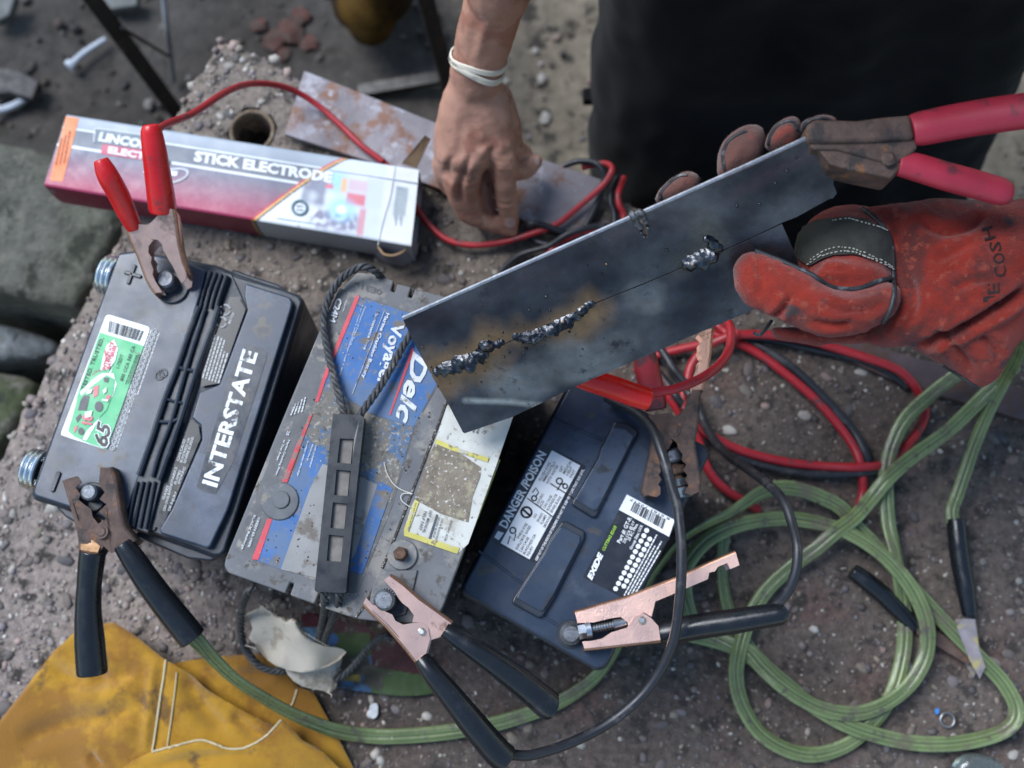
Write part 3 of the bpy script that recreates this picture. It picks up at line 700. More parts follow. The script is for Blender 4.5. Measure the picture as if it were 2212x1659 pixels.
# plus, minus and moulded mark
m = MB()
for q in ([(800, 100), (815, 92), (918, 122), (915, 138), (900, 142), (798, 112)], [(862, 52), (885, 56), (838, 182), (818, 180), (820, 165)]): m.prism(PP(I1(q), ZI + .003), .003)
m.build('plus_mark', MAT_CASE, bi, bevel=.0008)
MB().prism(PP(I1([(365, 1395), (390, 1398), (392, 1412), (350, 1525), (332, 1532), (325, 1518)]), ZI + .003), .003).build('minus_mark', MAT_CASE, bi, bevel=.0008)
m = MB(); [m.torus(P(*V1(I1, 1035 + 22 * k, 775 - 14 * k), ZI + .0012), (0, 0, 1), .0035, .0009, 16, 6) for k in range(2)]; m.build('moulded_mark', MAT_CASE, bi)
# terminal posts
for (bx, by, br), (px, py, pr), hz in (((1118, 205, 112), (1066, 145, 60), .019), ((600, 1565, 95), (572, 1528, 52), .019)):
    c = P(*V1(I1, bx, by), ZI + .001); s_ = MPP(300, 700, ZI) / 3; b = MB().cyl(c, (0, 0, 1), br * s_, .003, 28, rim=.001); b.build('post_collar', MAT_CASE, bi)
    t = P(*V1(I1, px, py), ZI + hz); MB().cyl(Vector((t.x, t.y, ZI)), (0, 0, 1), pr * s_ * 1.08, hz, 24, r2=pr * s_, rim=.0016).build('terminal_post', MAT_LEAD, bi)
# side terminals: zinc rings round a stub
ld = (P(*V1(I1, 205, 1530), .15) - P(*V1(I1, 765, -22), .15)).normalized(); sd = Vector((ld.y, -ld.x, 0)); sd = sd if sd.x < 0 else -sd
for (x, y), lab in (((735, 135), 0), ((250, 1390), 1)):
    c = P(*V1(I1, x, y), ZI - .034) - sd * .006; b = MB(); rr = .0165
    g = MB().cyl(c - sd * .006, sd, .0085, .026, 20); st_ = g.build('side_terminal', MAT_CASE, bi)
    for k in range(3): b = MB(); b.torus(c + sd * (.004 + .0048 * k), sd, rr - .0008 * (k == 2), .0025, 40, 10); b.build('zinc_ring', MAT_ZINC, st_)
    MB().cyl(c + sd * .014, sd, .006, .006, 6).build('bolt_head', MAT_RUSTB, st_)

# ---------------------------------------------------------------- marine battery with the rope handle (middle)
ZD0 = .226
bd = thing('marine_battery', 'grey dirty marine battery with blue label and rope handle, middle of three', 'battery', P(830, 960, 0), 'car batteries on the slab')
out = [(748, 612), (772, 588), (800, 590), (845, 604)] + [(851, 606), (845, 628), (852, 631), (858, 612)] + [(889, 620), (882, 641), (889, 644), (897, 623)] + [(960, 640), (1173, 700), (1180, 718), (1100, 905), (1032, 1108), (958, 1308), (945, 1335), (925, 1347), (850, 1346), (770, 1337)]
nb = [(693, 1311), (688, 1309), (697, 1284), (689, 1281), (679, 1305), (632, 1288), (626, 1286), (635, 1261), (627, 1258), (616, 1282), (492, 1237), (484, 1222), (487, 1206), (610, 905), (700, 690)]
MB().prism(PP(out + nb, ZD0), .012).build('lid', MAT_LIDG, bd, bevel=.0018)
body = [(752, 622), (780, 604), (1165, 708), (1165, 730), (1020, 1100), (945, 1310), (925, 1335), (770, 1325), (500, 1230), (497, 1215), (700, 700)]
bt = PP(body, ZD0 - .010); c0 = sum(bt, Vector()) / len(bt)
MB().prism(bt, bottom=[Vector((c0.x + (p.x - c0.x) * .96, c0.y + (p.y - c0.y) * .96, .004)) for p in bt]).build('case', MAT_CASE, bd, bevel=.004)
# seam along the lid and raised terminal side
m = MB(); m.tube([P(x, y, ZD0 + .0002) for x, y in ((985, 800), (960, 880), (930, 960), (893, 1056), (850, 1168), (800, 1285), (768, 1334))], .0012, 6, 4); m.build('seam', M('gritty seam', (.05, .045, .04), .9, var=.5, vs=400, dirt=[((.45, .42, .38), .33, 500)]), bd)
MAT_BLUE = M('marine blue print', (.022, .115, .33), .55, var=.15, vs=30, dirt=[((.13, .105, .08), .36, 60), ((.15, .15, .15), .33, 150), ((.07, .13, .24), .45, 16)])
MAT_BLUEW = M('worn blue print', (.07, .14, .26), .75, var=.3, vs=90, dirt=[((.17, .155, .135), .62, 60), ((.36, .33, .28), .33, 330), ((.10, .08, .06), .30, 150)], bump=.5, bs=900)
MAT_GRYL = M('grey label paper', (.26, .255, .25), .75, var=.15, vs=25, dirt=[((.15, .13, .11), .33, 40)])
MAT_REDS = M('red stripe print', (.56, .05, .07), .55, var=.12, dirt=[((.2, .17, .15), .26, 120)])
MAT_DKL = M('dark label strip', (.10, .10, .103), .6, var=.2, vs=50, dirt=[((.24, .22, .19), .36, 70)])
ZL = ZD0 + .0006
lab = flat('label', [(733, 622), (780, 638), (1010, 716), (895, 925), (848, 1092), (770, 1287), (549, 1205), (505, 1190), (600, 950), (690, 720)], ZD0 + .0003, MAT_DKL, bd)
flat('blue_panel', [(777, 641), (1005, 716), (893, 923), (800, 893), (737, 850), (709, 808)], ZL, MAT_BLUE, lab)
flat('worn_panel', [(708, 809), (737, 851), (800, 894), (893, 924), (845, 1087), (780, 1060), (690, 1005), (640, 962)], ZL, MAT_BLUEW, lab)
flat('blue_panel', ZM([(515, 440), (690, 545), (640, 660), (520, 890), (250, 1640), (30, 1560), (165, 1180), (320, 830)]), ZL + .00012, MAT_BLUE, lab)
flat('grey_panel', ZM([(640, 655), (720, 680), (985, 770), (1150, 850), (900, 1640), (880, 1790), (250, 1640), (520, 890)]), ZL + .00024, MAT_GRYL, lab)
flat('blue_panel', ZM([(1160, 820), (1295, 880), (1250, 1000), (1010, 1690), (860, 1640), (950, 1480)]), ZL + .00036, MAT_BLUE, lab)
flat('red_stripe', [(769, 637), (777, 641), (703, 822), (688, 868), (681, 868), (697, 815)], ZL + .0005, MAT_REDS, lab)
flat('red_stripe', [(669, 893), (676, 893), (620, 1037), (612, 1037)], ZL + .0007, M('worn red print', (.5, .06, .07), .7, var=.3, dirt=[((.2, .17, .14), .42, 160)]), lab)
flat('red_stripe', ZM([(415, 430), (462, 420), (310, 828), (262, 822)]), ZL + .0005, MAT_REDS, lab); flat('red_stripe', ZM([(125, 1165), (170, 1172), (40, 1552), (-20, 1545)]), ZL + .0005, MAT_REDS, lab)
flat('red_stripe', ZD([(1128, 800), (1150, 840), (912, 1492), (898, 1490)]), ZL + .0005, MAT_REDS, lab)
MAT_SCUF = M('scuffed white print', (.60, .62, .64), .55, var=.12, dirt=[((.2, .19, .18), .36, 120)])
def dtext(b):
    b_all = b
    for s_, a, e, h, bo in (('Marine Cranking Battery', (872, 462), (625, 1115), 34, .03), ('Maintenance Free', (775, 440), (640, 830), 28, .012), ('Distributed by ACDelco, Detroit', (652, 400), (505, 790), 17, .0), ('For more information call 1-800', (625, 385), (395, 1090), 15, .0),
                            ('C24M', (372, 312), (298, 545), 62, .03), ('Model No.', (462, 335), (430, 450), 15, .0)):
        p = ZD([a, e]); bb = MB(); txt(bb, s_, p[0], p[1], h / 4.65, ZL + .0009, bo); link('lettering', bb.mesh('lettering'), MAT_SCUF, lab)
    b = MB(); p = ZD([(940, 560), (770, 1190)]); txt(b, 'Voyager', p[0], p[1], 25, ZL + .0009, .03)
    link('lettering', b.mesh('lettering'), MAT_SCUF, lab); b = MB(); p = ZD([(1150, 850), (958, 1548)]); txt(b, 'Delc', p[0], p[1], 37, ZL + .0009, .03, .3)
    link('lettering', b.mesh('lettering'), MAT_SCUF, lab); b = b_all
    for s_, a, e, h in (('Built-in Indicator', (575, 480), (515, 690), 16), ('shows you to', (545, 470), (490, 625), 16), ('monitor state-of-charge', (500, 440), (402, 765), 16), ('Marine Cranking Amps', (320, 430), (200, 760), 18), ('at Test Amps', (280, 430), (210, 620), 17), ('25', (312, 345), (300, 385), 26), ('GREEN 65-100%', (40, 1150), (-60, 1430), 22), ('BLACK Recharge', (0, 1130), (-120, 1450), 22)):
        p = ZM([a, e]); txt(b, s_, p[0], p[1], h / 4.32, ZL + .0009, .015)
    for k in range(4): p = ZM([(475 - 30 * k, 30 + 20 * k), (440 - 34 * k, 170 + 10 * k)]); dashes(b, p[0], p[1], 2.6, ZL + .0009, seed=60 + k)
    p = ZD([(850, 450), (530, 1280)]); b.tube([P(*q, ZL + .0006) for q in p], .0003, 4, 1)
printed('label_print', dtext, M('scuffed white print', (.60, .62, .64), .55, var=.12, dirt=[((.2, .19, .18), .36, 120)]), lab)
# torn white and yellow warning label, folded over the edge
MAT_WLAB = M('torn white label', (.52, .515, .47), .6, var=.12, vs=60, dirt=[((.14, .12, .10), .25, 200), ((.38, .35, .29), .38, 40)])
MAT_YEL = M('yellow label print', (.52, .46, .10), .6, var=.15, dirt=[((.42, .40, .34), .40, 60), ((.2, .16, .1), .3, 160)])
MAT_GLUE = M('torn brown glue', (.20, .165, .125), .9, var=.3, vs=90, dirt=[((.62, .6, .56), .27, 330), ((.33, .29, .2), .34, 70)], bump=.9, bs=500, bd=.001)
wl = flat('warning_label', ZM([(1800, 115), (1850, 80), (2420, 210), (2250, 700), (2000, 1400), (1900, 1495), (1400, 1320), (1400, 1270), (1470, 1050), (1500, 990), (1640, 560), (1705, 400)]), ZD0 + .0004, MAT_WLAB, bd)
flat('glue_patch', ZM([(1700, 440), (1850, 500), (2120, 690), (2110, 780), (2040, 960), (2000, 1200), (1740, 1120), (1500, 985), (1640, 560)]), ZD0 + .0009, MAT_GLUE, wl)
flat('yellow_border', ZM([(1700, 420), (1880, 500), (2190, 600), (2180, 640), (1930, 555), (1850, 530), (1690, 465)]), ZD0 + .0013, MAT_YEL, wl)
flat('yellow_border', ZM([(1505, 990), (1540, 1010), (1440, 1290), (1920, 1440), (1895, 1495), (1400, 1325), (1400, 1265)]), ZD0 + .0013, MAT_YEL, wl)
flat('label_fold', ZM([(2260, 600), (2300, 620), (2100, 1150), (2010, 1370), (1960, 1380), (2010, 1220), (2140, 900)]), ZD0 - .004, MAT_YEL, wl)
def wtext(b):
    for s_, a, e, h in (('GET MEDICAL', (1640, 1085), (1570, 1295), 24), ('HELP FAST', (1590, 1095), (1535, 1270), 24), ('DO NOT OPEN BATTERY', (1505, 1020), (1430, 1280), 14), ('CAUSE BLINDNESS', (1752, 1160), (1688, 1365), 15), ('SEVERE BURNS', (1718, 1150), (1665, 1340), 15), ('SULFURIC ACID', (1835, 1180), (1770, 1370), 20)):
        p = ZM([a, e]); txt(b, s_, p[0], p[1], h / 4.32, ZD0 + .0014, .015)
    b.add(PP(ZM([(1700, 1125), (1715, 1130), (1645, 1358), (1628, 1352)]), ZD0 + .0014), [(0, 1, 2, 3)])
    for k in range(4):
        p = ZM([(1990 + 45 * k, 230 - 6 * k), (1930 + 45 * k, 470 - 25 * k)]); p[1] = lerp(p[0], p[1], .4 + .15 * k); dashes(b, p[0], p[1], 2.6, ZD0 + .0014, seed=80 + k)
printed('warning_print', wtext, M('faded dark print', (.06, .07, .09), .6, var=.2), wl)
# filler cap, washer, bolt, strap and post
s_ = MPP(620, 1090, ZD0) / 4.32
c = P(*V1(ZM, 245, 1005), ZD0); b = MB().cyl(c, (0, 0, 1), 178 * s_, .0022, 36, rim=.0008); fc = b.build('filler_cap', M('grey cap', (.10, .105, .115), .55, var=.2, vs=60, dirt=[((.2, .18, .15), .33, 80)]), bd)
m = MB().cyl(c + Vector((.001, .001, .002)), (0, 0, 1), 82 * s_, .0018, 32, rim=.0006); m.build('cap_button', M('grey cap'), fc)
c = P(*V1(ZM, 1385, 1505), ZD0); MB().cyl(c, (0, 0, 1), 140 * s_, .0026, 36, rim=.0006).build('terminal_washer', M('dull washer', (.17, .17, .17), .6, .4, var=.2, vs=60, dirt=[((.25, .22, .19), .33, 120, .1)]), bd)
m = MB().cyl(c + Vector((-.001, .0005, .002)), (0, 0, 1), .0062, .003, 6); m.cyl(c + Vector((-.001, .0005, .005)), (0, 0, 1), .0052, .0085, 14, r2=.0045); m.build('rusty_bolt', MAT_RUSTB, bd)
slab_part('lead_strap', ZR([(1530, 90), (1600, 120), (1900, 110), (1860, 290), (1780, 560), (1560, 620), (1400, 520), (1450, 250)]), ZD0 + .0022, .003, MAT_LIDG, bd, .001)
c = P(*V1(ZR, 1575, 420), ZD0); tp = P(*V1(ZR, 1560, 415), ZD0 + .022); rad = 116 / 4.65 * MPP(835, 1290, ZD0 + .02)
m = MB().cyl(Vector((tp.x, tp.y, ZD0)), (0, 0, 1), rad * 1.05, .022, 32, r2=rad * .93, rim=.002)
for k in range(26):
    a = k / 26 * 6.283
    if .3 < a < 3.4: m.cyl(Vector((tp.x + rad * 1.0 * math.cos(a), tp.y + rad * 1.0 * math.sin(a), ZD0 + .004)), (0, 0, 1), .0007, .015, 5)
m.build('terminal_post', MAT_LEAD, bd)
cp = P(1005, 745, ZD0); MB().cyl(cp, (0, 0, 1), .0095, .019, 24, r2=.0085, rim=.0015).build('terminal_post', MAT_LEAD, bd)
m = MB()
p = ZD([(558, 150), (830, 235)]); txt(m, '0E315', p[1], p[0], 12, ZD0 + .0006, .02); m.build('moulded_number', MAT_DKL, bd, smooth=0, fix=False)
# rope handle
MAT_ROPE = M('black poly rope', (.040, .041, .046), .6, var=.3, vs=200, dirt=[((.11, .105, .10), .36, 120)], bump=.6, bs=900, bd=.0008)
def rope(name, pts, r, parent, mat=MAT_ROPE, pitch=.019):
    base = [Vector(p) for p in pts]; m = MB(); cl = []
    n = len(base)
    for i in range(n - 1):
        p0, p1, p2, p3 = base[max(i - 1, 0)], base[i], base[i + 1], base[min(i + 2, n - 1)]; k = max(2, int((p2 - p1).length / .0016))
        for j in range(k):
            t = j / k; cl.append(.5 * ((2 * p1) + (p2 - p0) * t + (2 * p0 - 5 * p1 + 4 * p2 - p3) * t * t + (3 * p1 - p0 - 3 * p2 + p3) * t ** 3))
    cl.append(base[-1])
    for sidx in range(3):
        pth = []; L = 0; side = Vector((1, 0, 0))
        for i, c in enumerate(cl):
            t = (cl[min(i + 1, len(cl) - 1)] - cl[max(i - 1, 0)]).normalized()
            if i: L += (c - cl[i - 1]).length
            sdv = t.cross(Vector((0, 0, 1)));
            if sdv.length > .2: side = sdv.normalized()
            up = side.cross(t).normalized(); a = L / pitch * 6.283 + sidx * 2.094; pth.append(c + (side * math.cos(a) + up * math.sin(a)) * r * .56)
        m.tube(pth, r * .50, 7, 1)
    return m.build(name, mat, parent, smooth=60)
rz = ZD0 + .006; RR_ = 9.0 * MPP(750, 800, rz)
grip = slab_part('rope_grip', ZM([(738, 186), (995, 200), (1030, 225), (870, 1700), (860, 1845), (845, 1860), (580, 1850), (565, 1830), (735, 205)]), ZD0 + .0185, .013, M('black grip plastic', (.014, .016, .020), .30, var=.1, vs=40), bd, .0025, seg=3)
MAT_GW = M('dusty grip window', (.17, .155, .14), .8, var=.25, vs=120)
# four square windows cut through the grip
cut = MB()
for q in ([(783, 395), (915, 402), (895, 635), (757, 625)], [(750, 690), (885, 702), (862, 940), (728, 930)], [(716, 998), (850, 1012), (828, 1250), (692, 1240)], [(678, 1305), (818, 1318), (796, 1560), (658, 1550)]): cut.prism(PP(ZM(q), ZD0 + .03), .0275)
MB().prism(PP(ZM([(768, 380), (930, 385), (812, 1575), (645, 1570)]), ZD0 + .0148), .003).build('grip_floor', MAT_GW, bd)
co = cut.build('cutter', None, None, smooth=0)
md = grip.modifiers.new('windows', 'BOOLEAN'); md.operation = 'DIFFERENCE'; md.object = co; md.solver = 'EXACT'
grip.modifiers.move(1, 0)
dg = bpy.context.evaluated_depsgraph_get(); dg.update(); me = bpy.data.meshes.new_from_object(grip.evaluated_get(dg)); grip.modifiers.clear(); grip.data = me; gb = grip.modifiers.new('bevel', 'BEVEL'); gb.width = .0016; gb.segments = 2; gb.angle_limit = .9; bpy.data.objects.remove(co)
rope('rope', [P(826, 604, ZD0 - .03), P(822, 598, ZD0 - .004), P(808, 583, rz + .006), P(785, 576, rz + .01), P(762, 584, rz + .008), P(735, 604, rz + .004), P(712, 640, rz), P(699, 690, rz), P(705, 740, rz), P(718, 800, rz + .002), P(733, 855, rz + .005), P(745, 905, rz + .007)], RR_, bd)
rope('rope', [P(960, 650, rz), P(915, 690, rz), P(880, 732, rz + .002), P(845, 795, rz + .003), P(812, 848, rz + .005), P(782, 890, rz + .007), P(772, 908, rz + .007)], RR_ * .95, bd)
rope('rope', ZRP := [P(*V1(ZR, 950, 240), rz + .008), P(*V1(ZR, 965, 420), rz), P(*V1(ZR, 960, 560), rz - .05), P(*V1(ZR, 910, 800), .055)], RR_, bd)
rope('rope', [P(*V1(ZR, 1100, 250), rz + .008), P(*V1(ZR, 1110, 420), rz), P(*V1(ZR, 1050, 590), rz - .05), P(*V1(ZR, 960, 830), .055)], RR_, bd)
rope('rope', [P(*V1(ZR, 260, 290), .12), P(*V1(ZR, 190, 340), .12), P(*V1(ZR, 130, 520), .08), P(*V1(ZR, 125, 740), .05), P(*V1(ZR, 165, 900), .035), P(*V1(ZR, 290, 1060), .03), P(*V1(ZR, 430, 1125), .034), P(*V1(ZR, 580, 1130), .04)], RR_ * 1.08, bd)
rope('rope', [P(*V1(ZR, 1640, 820), .10), P(*V1(ZR, 1560, 780), .10), P(*V1(ZR, 1420, 880), .07), P(*V1(ZR, 1300, 1030), .05), P(*V1(ZR, 1180, 1150), .04), P(*V1(ZR, 1060, 1220), .04)], RR_ * .95, bd)
# a loose thread and dirt crumbs on the lid
m = MB().tube([P(x, y, ZD0 + .002) for x, y in ZM([(1215, 640), (1240, 740), (1300, 840), (1380, 900), (1480, 935), (1400, 930), (1370, 965), (1390, 1010), (1460, 1060)])], .0004, 5, 5)
tag(m.build('thread', M('pale thread', (.6, .58, .52), .8, var=.1)), 'thin pale thread curled on the grey battery lid', 'thread')
cr = MB()
for _ in range(260):
    u, v = random.random(), random.random(); x, y = quad_at([(760, 640), (1010, 700), (800, 1290), (530, 1210)], u, v); q = P(x, y, ZD0 + .001); r = random.uniform(.0004, .0010)
    if noise.noise(q * 25) < -.12: continue
    cr.blob(q, r, r * .7, r * .6, random.random() * 6, .4, 1, random.choice([(.05, .035, .025), (.09, .07, .05), (.4, .37, .32), (.03, .025, .02)]))
tag(cr.build('dirt_crumbs', M('crumb', attr=True, rough=.9, var=.1), bd, fix=False), 'crumbs of dirt on the lid', kind='stuff')

# ---------------------------------------------------------------- small battery (right)
ZX0 = .166
bx = thing('garden_battery', 'small black battery with white danger label, rightmost of three', 'battery', P(1260, 1130, 0), 'car batteries on the slab')
rimx = [(1236, 812), (1250, 806), (1524, 962), (1533, 975), (1530, 990), (1316, 1432), (1306, 1446), (1288, 1450), (1002, 1287), (994, 1276), (996, 1264)]
t = PP(rimx, ZX0 - .004); MB().prism(t, .012).build('lid_rim', MAT_CASE, bx, bevel=.003)
t = PP(rimx, ZX0 - .012); c0 = sum(t, Vector()) / len(t); MB().prism([c0 + (p - c0) * .975 for p in t], bottom=[Vector((c0.x + (p.x - c0.x) * .95, c0.y + (p.y - c0.y) * .95, .004)) for p in t]).build('case', MAT_CASE, bx, bevel=.003)
t = PP(rimx, ZX0); c0 = sum(t, Vector()) / len(t); MB().prism([c0 + (p - c0) * .985 for p in t], .006).build('lid', MAT_LID, bx, bevel=.003, seg=3)
for a, e in (((1035, 1190), (1130, 1262)), ((1195, 905), (1300, 950)), ((1170, 1330), (1290, 1400))): MB().tube([P(*a, ZX0), P(*lerp(a, e, .5), ZX0 + .0003), P(*e, ZX0)], .0012, 6, 2).build('lid_ridge', MAT_LID, bx)
for q in ([(1262, 15), (1390, 40), (1475, 110), (1105, 850), (1070, 860), (885, 745), (895, 710), (1120, 320), (1140, 240), (1170, 190)], [(800, 890), (845, 890), (1005, 975), (1000, 1040), (740, 1560), (640, 1720), (600, 1735), (360, 1600), (380, 1550), (640, 1150), (690, 1040)]):
    v = slab_part('vent_cap', ZX(q), ZX0 + .005, .006, MAT_CASE, bx, .0018); c = np.mean(np.array(q, float), 0); q2 = [tuple(c + (np.array(p) - c) * .87) for p in q]; slab_part('cap_panel', ZX(q2), ZX0 + .0068, .002, MAT_LID, v, .001)
LQ = ZX([(715, 272), (962, 405), (520, 1222), (268, 1080)])
dl = flat('danger_label', rr_poly(ZX([(640, 215), (1015, 410), (555, 1255), (185, 1060)]), 5), ZX0 + .0005, M('navy label', (.018, .021, .03), .3, var=.1, dirt=[((.06, .06, .06), .3, 30)]), bx)
wp_ = flat('white_panel', LQ, ZX0 + .0009, M('clean white label', (.84, .86, .88), .45, var=.04), dl)
printed('danger_lettering', lambda b: txt(b, 'DANGER /POISON', *ZX([(318, 955), (668, 305)]), 76 / 4.03, ZX0 + .001, .03), MAT_PRW, dl)
printed('warning_triangle', lambda b: b.add(PP(ZX([(245, 975), (298, 992), (252, 1055), (212, 1030)]), ZX0 + .001), [(0, 1, 2, 3)]), MAT_PRW, dl)
def dang(b):
    p = ZX([(585, 1235), (1000, 440)]); txt(b, 'KEEP OUT OF THE REACH OF CHILDREN. DO NOT TIP. KEEP VENT CAPS TIGHT AND LEVEL.', p[0], p[1], 22 / 4.03, ZX0 + .001, .03)
printed('caution_line', dang, MAT_PRW, dl)
def dang2(b):
    for s_, a, e in (('FLUSH EYES', (618, 540), (708, 385)), ('IMMEDIATELY', (648, 550), (752, 378)), ('WITH WATER', (680, 570), (775, 408)), ('GET', (795, 465), (818, 415)), ('MEDICAL', (825, 480), (893, 368)), ('HELP', (855, 495), (895, 425)), ('FAST', (885, 515), (922, 450)), ('SULFURIC', (590, 755), (648, 655)), ('ACID', (622, 770), (650, 715)), ('CAN CAUSE', (655, 780), (720, 672)), ('BLINDNESS OR', (685, 800), (765, 660)), ('SEVERE BURNS', (715, 820), (800, 680)),
                     ('NO', (570, 865), (588, 830)), ('SPARKS', (600, 900), (640, 825)), ('FLAMES', (632, 920), (672, 840)), ('SMOKING', (655, 950), (710, 850)), ('SHIELD EYES', (425, 1045), (505, 915)), ('EXPLOSIVE GASES', (415, 1140), (535, 935)), ('CAN CAUSE', (448, 1160), (520, 1035)), ('BLINDNESS OR', (478, 1180), (580, 1010)), ('INJURY', (510, 1195), (556, 1115))):
        p = ZX([a, e]); txt(b, s_, p[0], p[1], 23 / 4.03, ZX0 + .0013, .006)
    c = (493, 812)
    def circ(cx_, cy_, r, w, n=20): pts = [(cx_ + r * math.cos(i / n * 6.283), cy_ + r * math.sin(i / n * 6.283)) for i in range(n + 1)]; b.tube([P(x, y, ZX0 + .0012) for x, y in ZX(pts)], w, 4, 1)
    circ(*c, 45, .0009); b.tube([P(x, y, ZX0 + .0012) for x, y in ZX([(460, 785), (525, 842)])], .0009, 4, 1)
    for cx_, cy_, r in ((375, 970, 26), (560, 690, 22), (780, 540, 26), (830, 585, 20)): circ(cx_, cy_, r, .0006, 12)
    for l in ([(330, 1090), (350, 1020), (385, 1060), (400, 1000)], [(545, 640), (575, 600), (600, 640), (570, 680)], [(760, 620), (790, 570), (830, 560)], [(700, 560), (900, 690)], [(500, 690), (720, 850)]): b.tube([P(x, y, ZX0 + .0012) for x, y in ZX(l)], .0005, 4, 1)
printed('danger_small_print', dang2, MAT_PRK, wp_)
pl = flat('maker_label', ZX([(1300, 795), (1745, 1035), (1340, 1560), (985, 1375)]), ZX0 + .0005, M('navy label'), bx)
bw = flat('barcode_label', ZX([(1368, 657), (1785, 880), (1735, 1025), (1298, 790)]), ZX0 + .0007, M('clean white label'), bx)
printed('barcode_bars', lambda b: barcode(b, ZX([(1420, 715), (1720, 880), (1690, 965), (1385, 790)]), ZX0 + .0012, seed=9) and txt(b, '8 6161 72217', *ZX([(1745, 865), (1400, 690)]), 5, ZX0 + .0012), MAT_PRK, bw)
def mk(b):
    for s_, a, e, h in (('Part #: GT-R', (1310, 1085), (1412, 865), 36), ('235 CCA @ 0 F', (1350, 1085), (1440, 895), 26), ('25 RC Mins.', (1392, 1065), (1468, 915), 26), ('Group Size: U1R', (1410, 1140), (1510, 930), 26)):
        p = ZX([a, e]); txt(b, s_, p[0], p[1], h / 4.03, ZX0 + .0011, .02, .1)
    for k in range(12):
        for (a, e) in (((1270, 1478), (1540, 970)), ((1342, 1455), (1567, 1045))):
            if k > 9 and a[0] == 1342: continue
            c = lerp(a, e, k / (11 if a[0] == 1270 else 9)); b.add([P(x, y, ZX0 + .0011) for x, y in ZX([(c[0] + 22 * math.cos(i * .628), c[1] + 22 * math.sin(i * .628)) for i in range(10)])], [tuple(range(10))])
    for k in range(4): p = ZX([(1350 + 32 * k, 1540 - 6 * k), (1640 + 20 * k, 1000 + 30 * k)]); p[1] = lerp(p[0], p[1], .98 - .12 * (k % 2)); dashes(b, p[0], p[1], 3., ZX0 + .0011, seed=100 + k)
printed('label_small_print', mk, MAT_PRW, pl)
printed('maker_lettering', lambda b: txt(b, 'EXIDE', *ZX([(1060, 1405), (1165, 1175)]), 48 / 4.03, ZX0 + .0011, .06, .25), MAT_PRW, pl)
printed('slogan_lettering', lambda b: txt(b, 'CUTTING EDGE', *ZX([(1172, 1150), (1282, 935)]), 6.5, ZX0 + .0011, .02, .2), M('lime print', (.35, .62, .06), .4, var=.1), pl)
# lead lug with a bolt through it (negative) and post with nuts (positive)
c = P(*V1(R[1, 2], 1485, 790), ZX0); s3 = MPP(1240, 1370, ZX0) / 3
m = MB().cyl(c, (0, 0, 1), 92 * s3, .002, 32, rim=.0006); m.build('post_collar', MAT_CASE, bx)
m = MB().cyl(c, (0, 0, 1), 72 * s3, .012, 28, rim=.003); m.build('terminal_lug', MAT_LEAD, bx)
a_, e_ = P(*V1(R[1, 2], 1535, 775), ZX0 + .012), P(*V1(R[1, 2], 1835, 715), ZX0 + .012); ax = (e_ - a_).normalized(); Lb = (e_ - a_).length
m = MB().cyl(a_, ax, .0068, .006, 6); m.cyl(a_ + ax * .0062, ax, .0078, .0045, 20); m.build('nut', M('new zinc nut', (.5, .53, .56), .3, .95, var=.2), bx)
m = MB().cyl(a_, ax, .0034, Lb, 14)
for k in range(14): m.torus(a_ + ax * (.012 + .0022 * k), ax, .0036, .0007, 14, 5)
m.cyl(e_ - ax * .009, ax, .0055, .010, 12, r2=.0048); m.build('bolt', M('bolt steel', (.33, .35, .37), .35, .9, var=.25), bx)
a_, e_ = P(*V1(ZE, 985, 1170), ZX0 + .012), P(*V1(ZE, 1070, 1490), ZX0 + .012); ax = (e_ - a_).normalized(); Lb = (e_ - a_).length
MB().cyl(a_ - ax * .002, ax, .0085, .012, 18, rim=.002).build('terminal_lug', MAT_LEAD, bx)
m = MB().cyl(a_, ax, .004, Lb, 12); m.cyl(a_ + ax * .013, ax, .0085, .007, 18, rim=.001); m.build('bolt', MAT_RUSTB, bx)
m = MB().cyl(a_ + ax * .024, ax, .0062, .006, 6); m.cyl(a_ + ax * .032, ax, .0088, .008, 6); m.build('nut', M('new zinc nut'), bx)
# ================================================================ JUMPER CABLES AND CLAMPS
MAT_COP = M('copper plated steel', (.92, .58, .46), .32, .72, var=.07, vs=25, dirt=[((.40, .24, .18), .16, 40, .8)], bump=.15, bs=500)
MAT_COPT = M('tarnished copper', (.74, .46, .36), .34, .75, var=.14, vs=50, dirt=[((.40, .25, .19), .33, 30, .85), ((.16, .11, .09), .18, 60, .6)], bump=.25, bs=500)
MAT_RUSC = M('rusted clamp steel', (.125, .082, .068), .75, .35, var=.3, vs=90, dirt=[((.25, .12, .06), .28, 80, .1), ((.055, .045, .042), .36, 60, .3)], bump=.7, bs=500, bd=.0009)
MAT_SPN = {MAT_COP.name: M('brown copper spine', (.50, .27, .18), .30, .85, var=.15, vs=50, dirt=[((.25, .15, .11), .3, 60, .7)]), MAT_COPT.name: M('brown copper spine')}
MAT_RIV = M('rivet zinc', (.5, .52, .53), .35, .9, var=.2)
MAT_HBLK = M('black vinyl grip', (.009, .0105, .0135), .27, var=.1, vs=60, dirt=[((.025, .026, .03), .25, 30)], bump=.03, bs=300)
MAT_HRED = M('red vinyl grip', (.56, .010, .014), .34, var=.10, vs=40, dirt=[((.22, .03, .03), .26, 50), ((.06, .03, .03), .18, 90)], bump=.1)
MAT_HREDB = M('bright red vinyl grip', (.66, .016, .012), .30, var=.06, vs=40)
MAT_HREDD = M('dirty red vinyl grip', (.30, .022, .03), .5, var=.2, vs=40, dirt=[((.09, .03, .035), .38, 40)])
MAT_CR = M('red cable rubber', (.36, .016, .024), .42, var=.16, vs=60, dirt=[((.16, .03, .035), .32, 60), ((.05, .04, .045), .22, 80)])
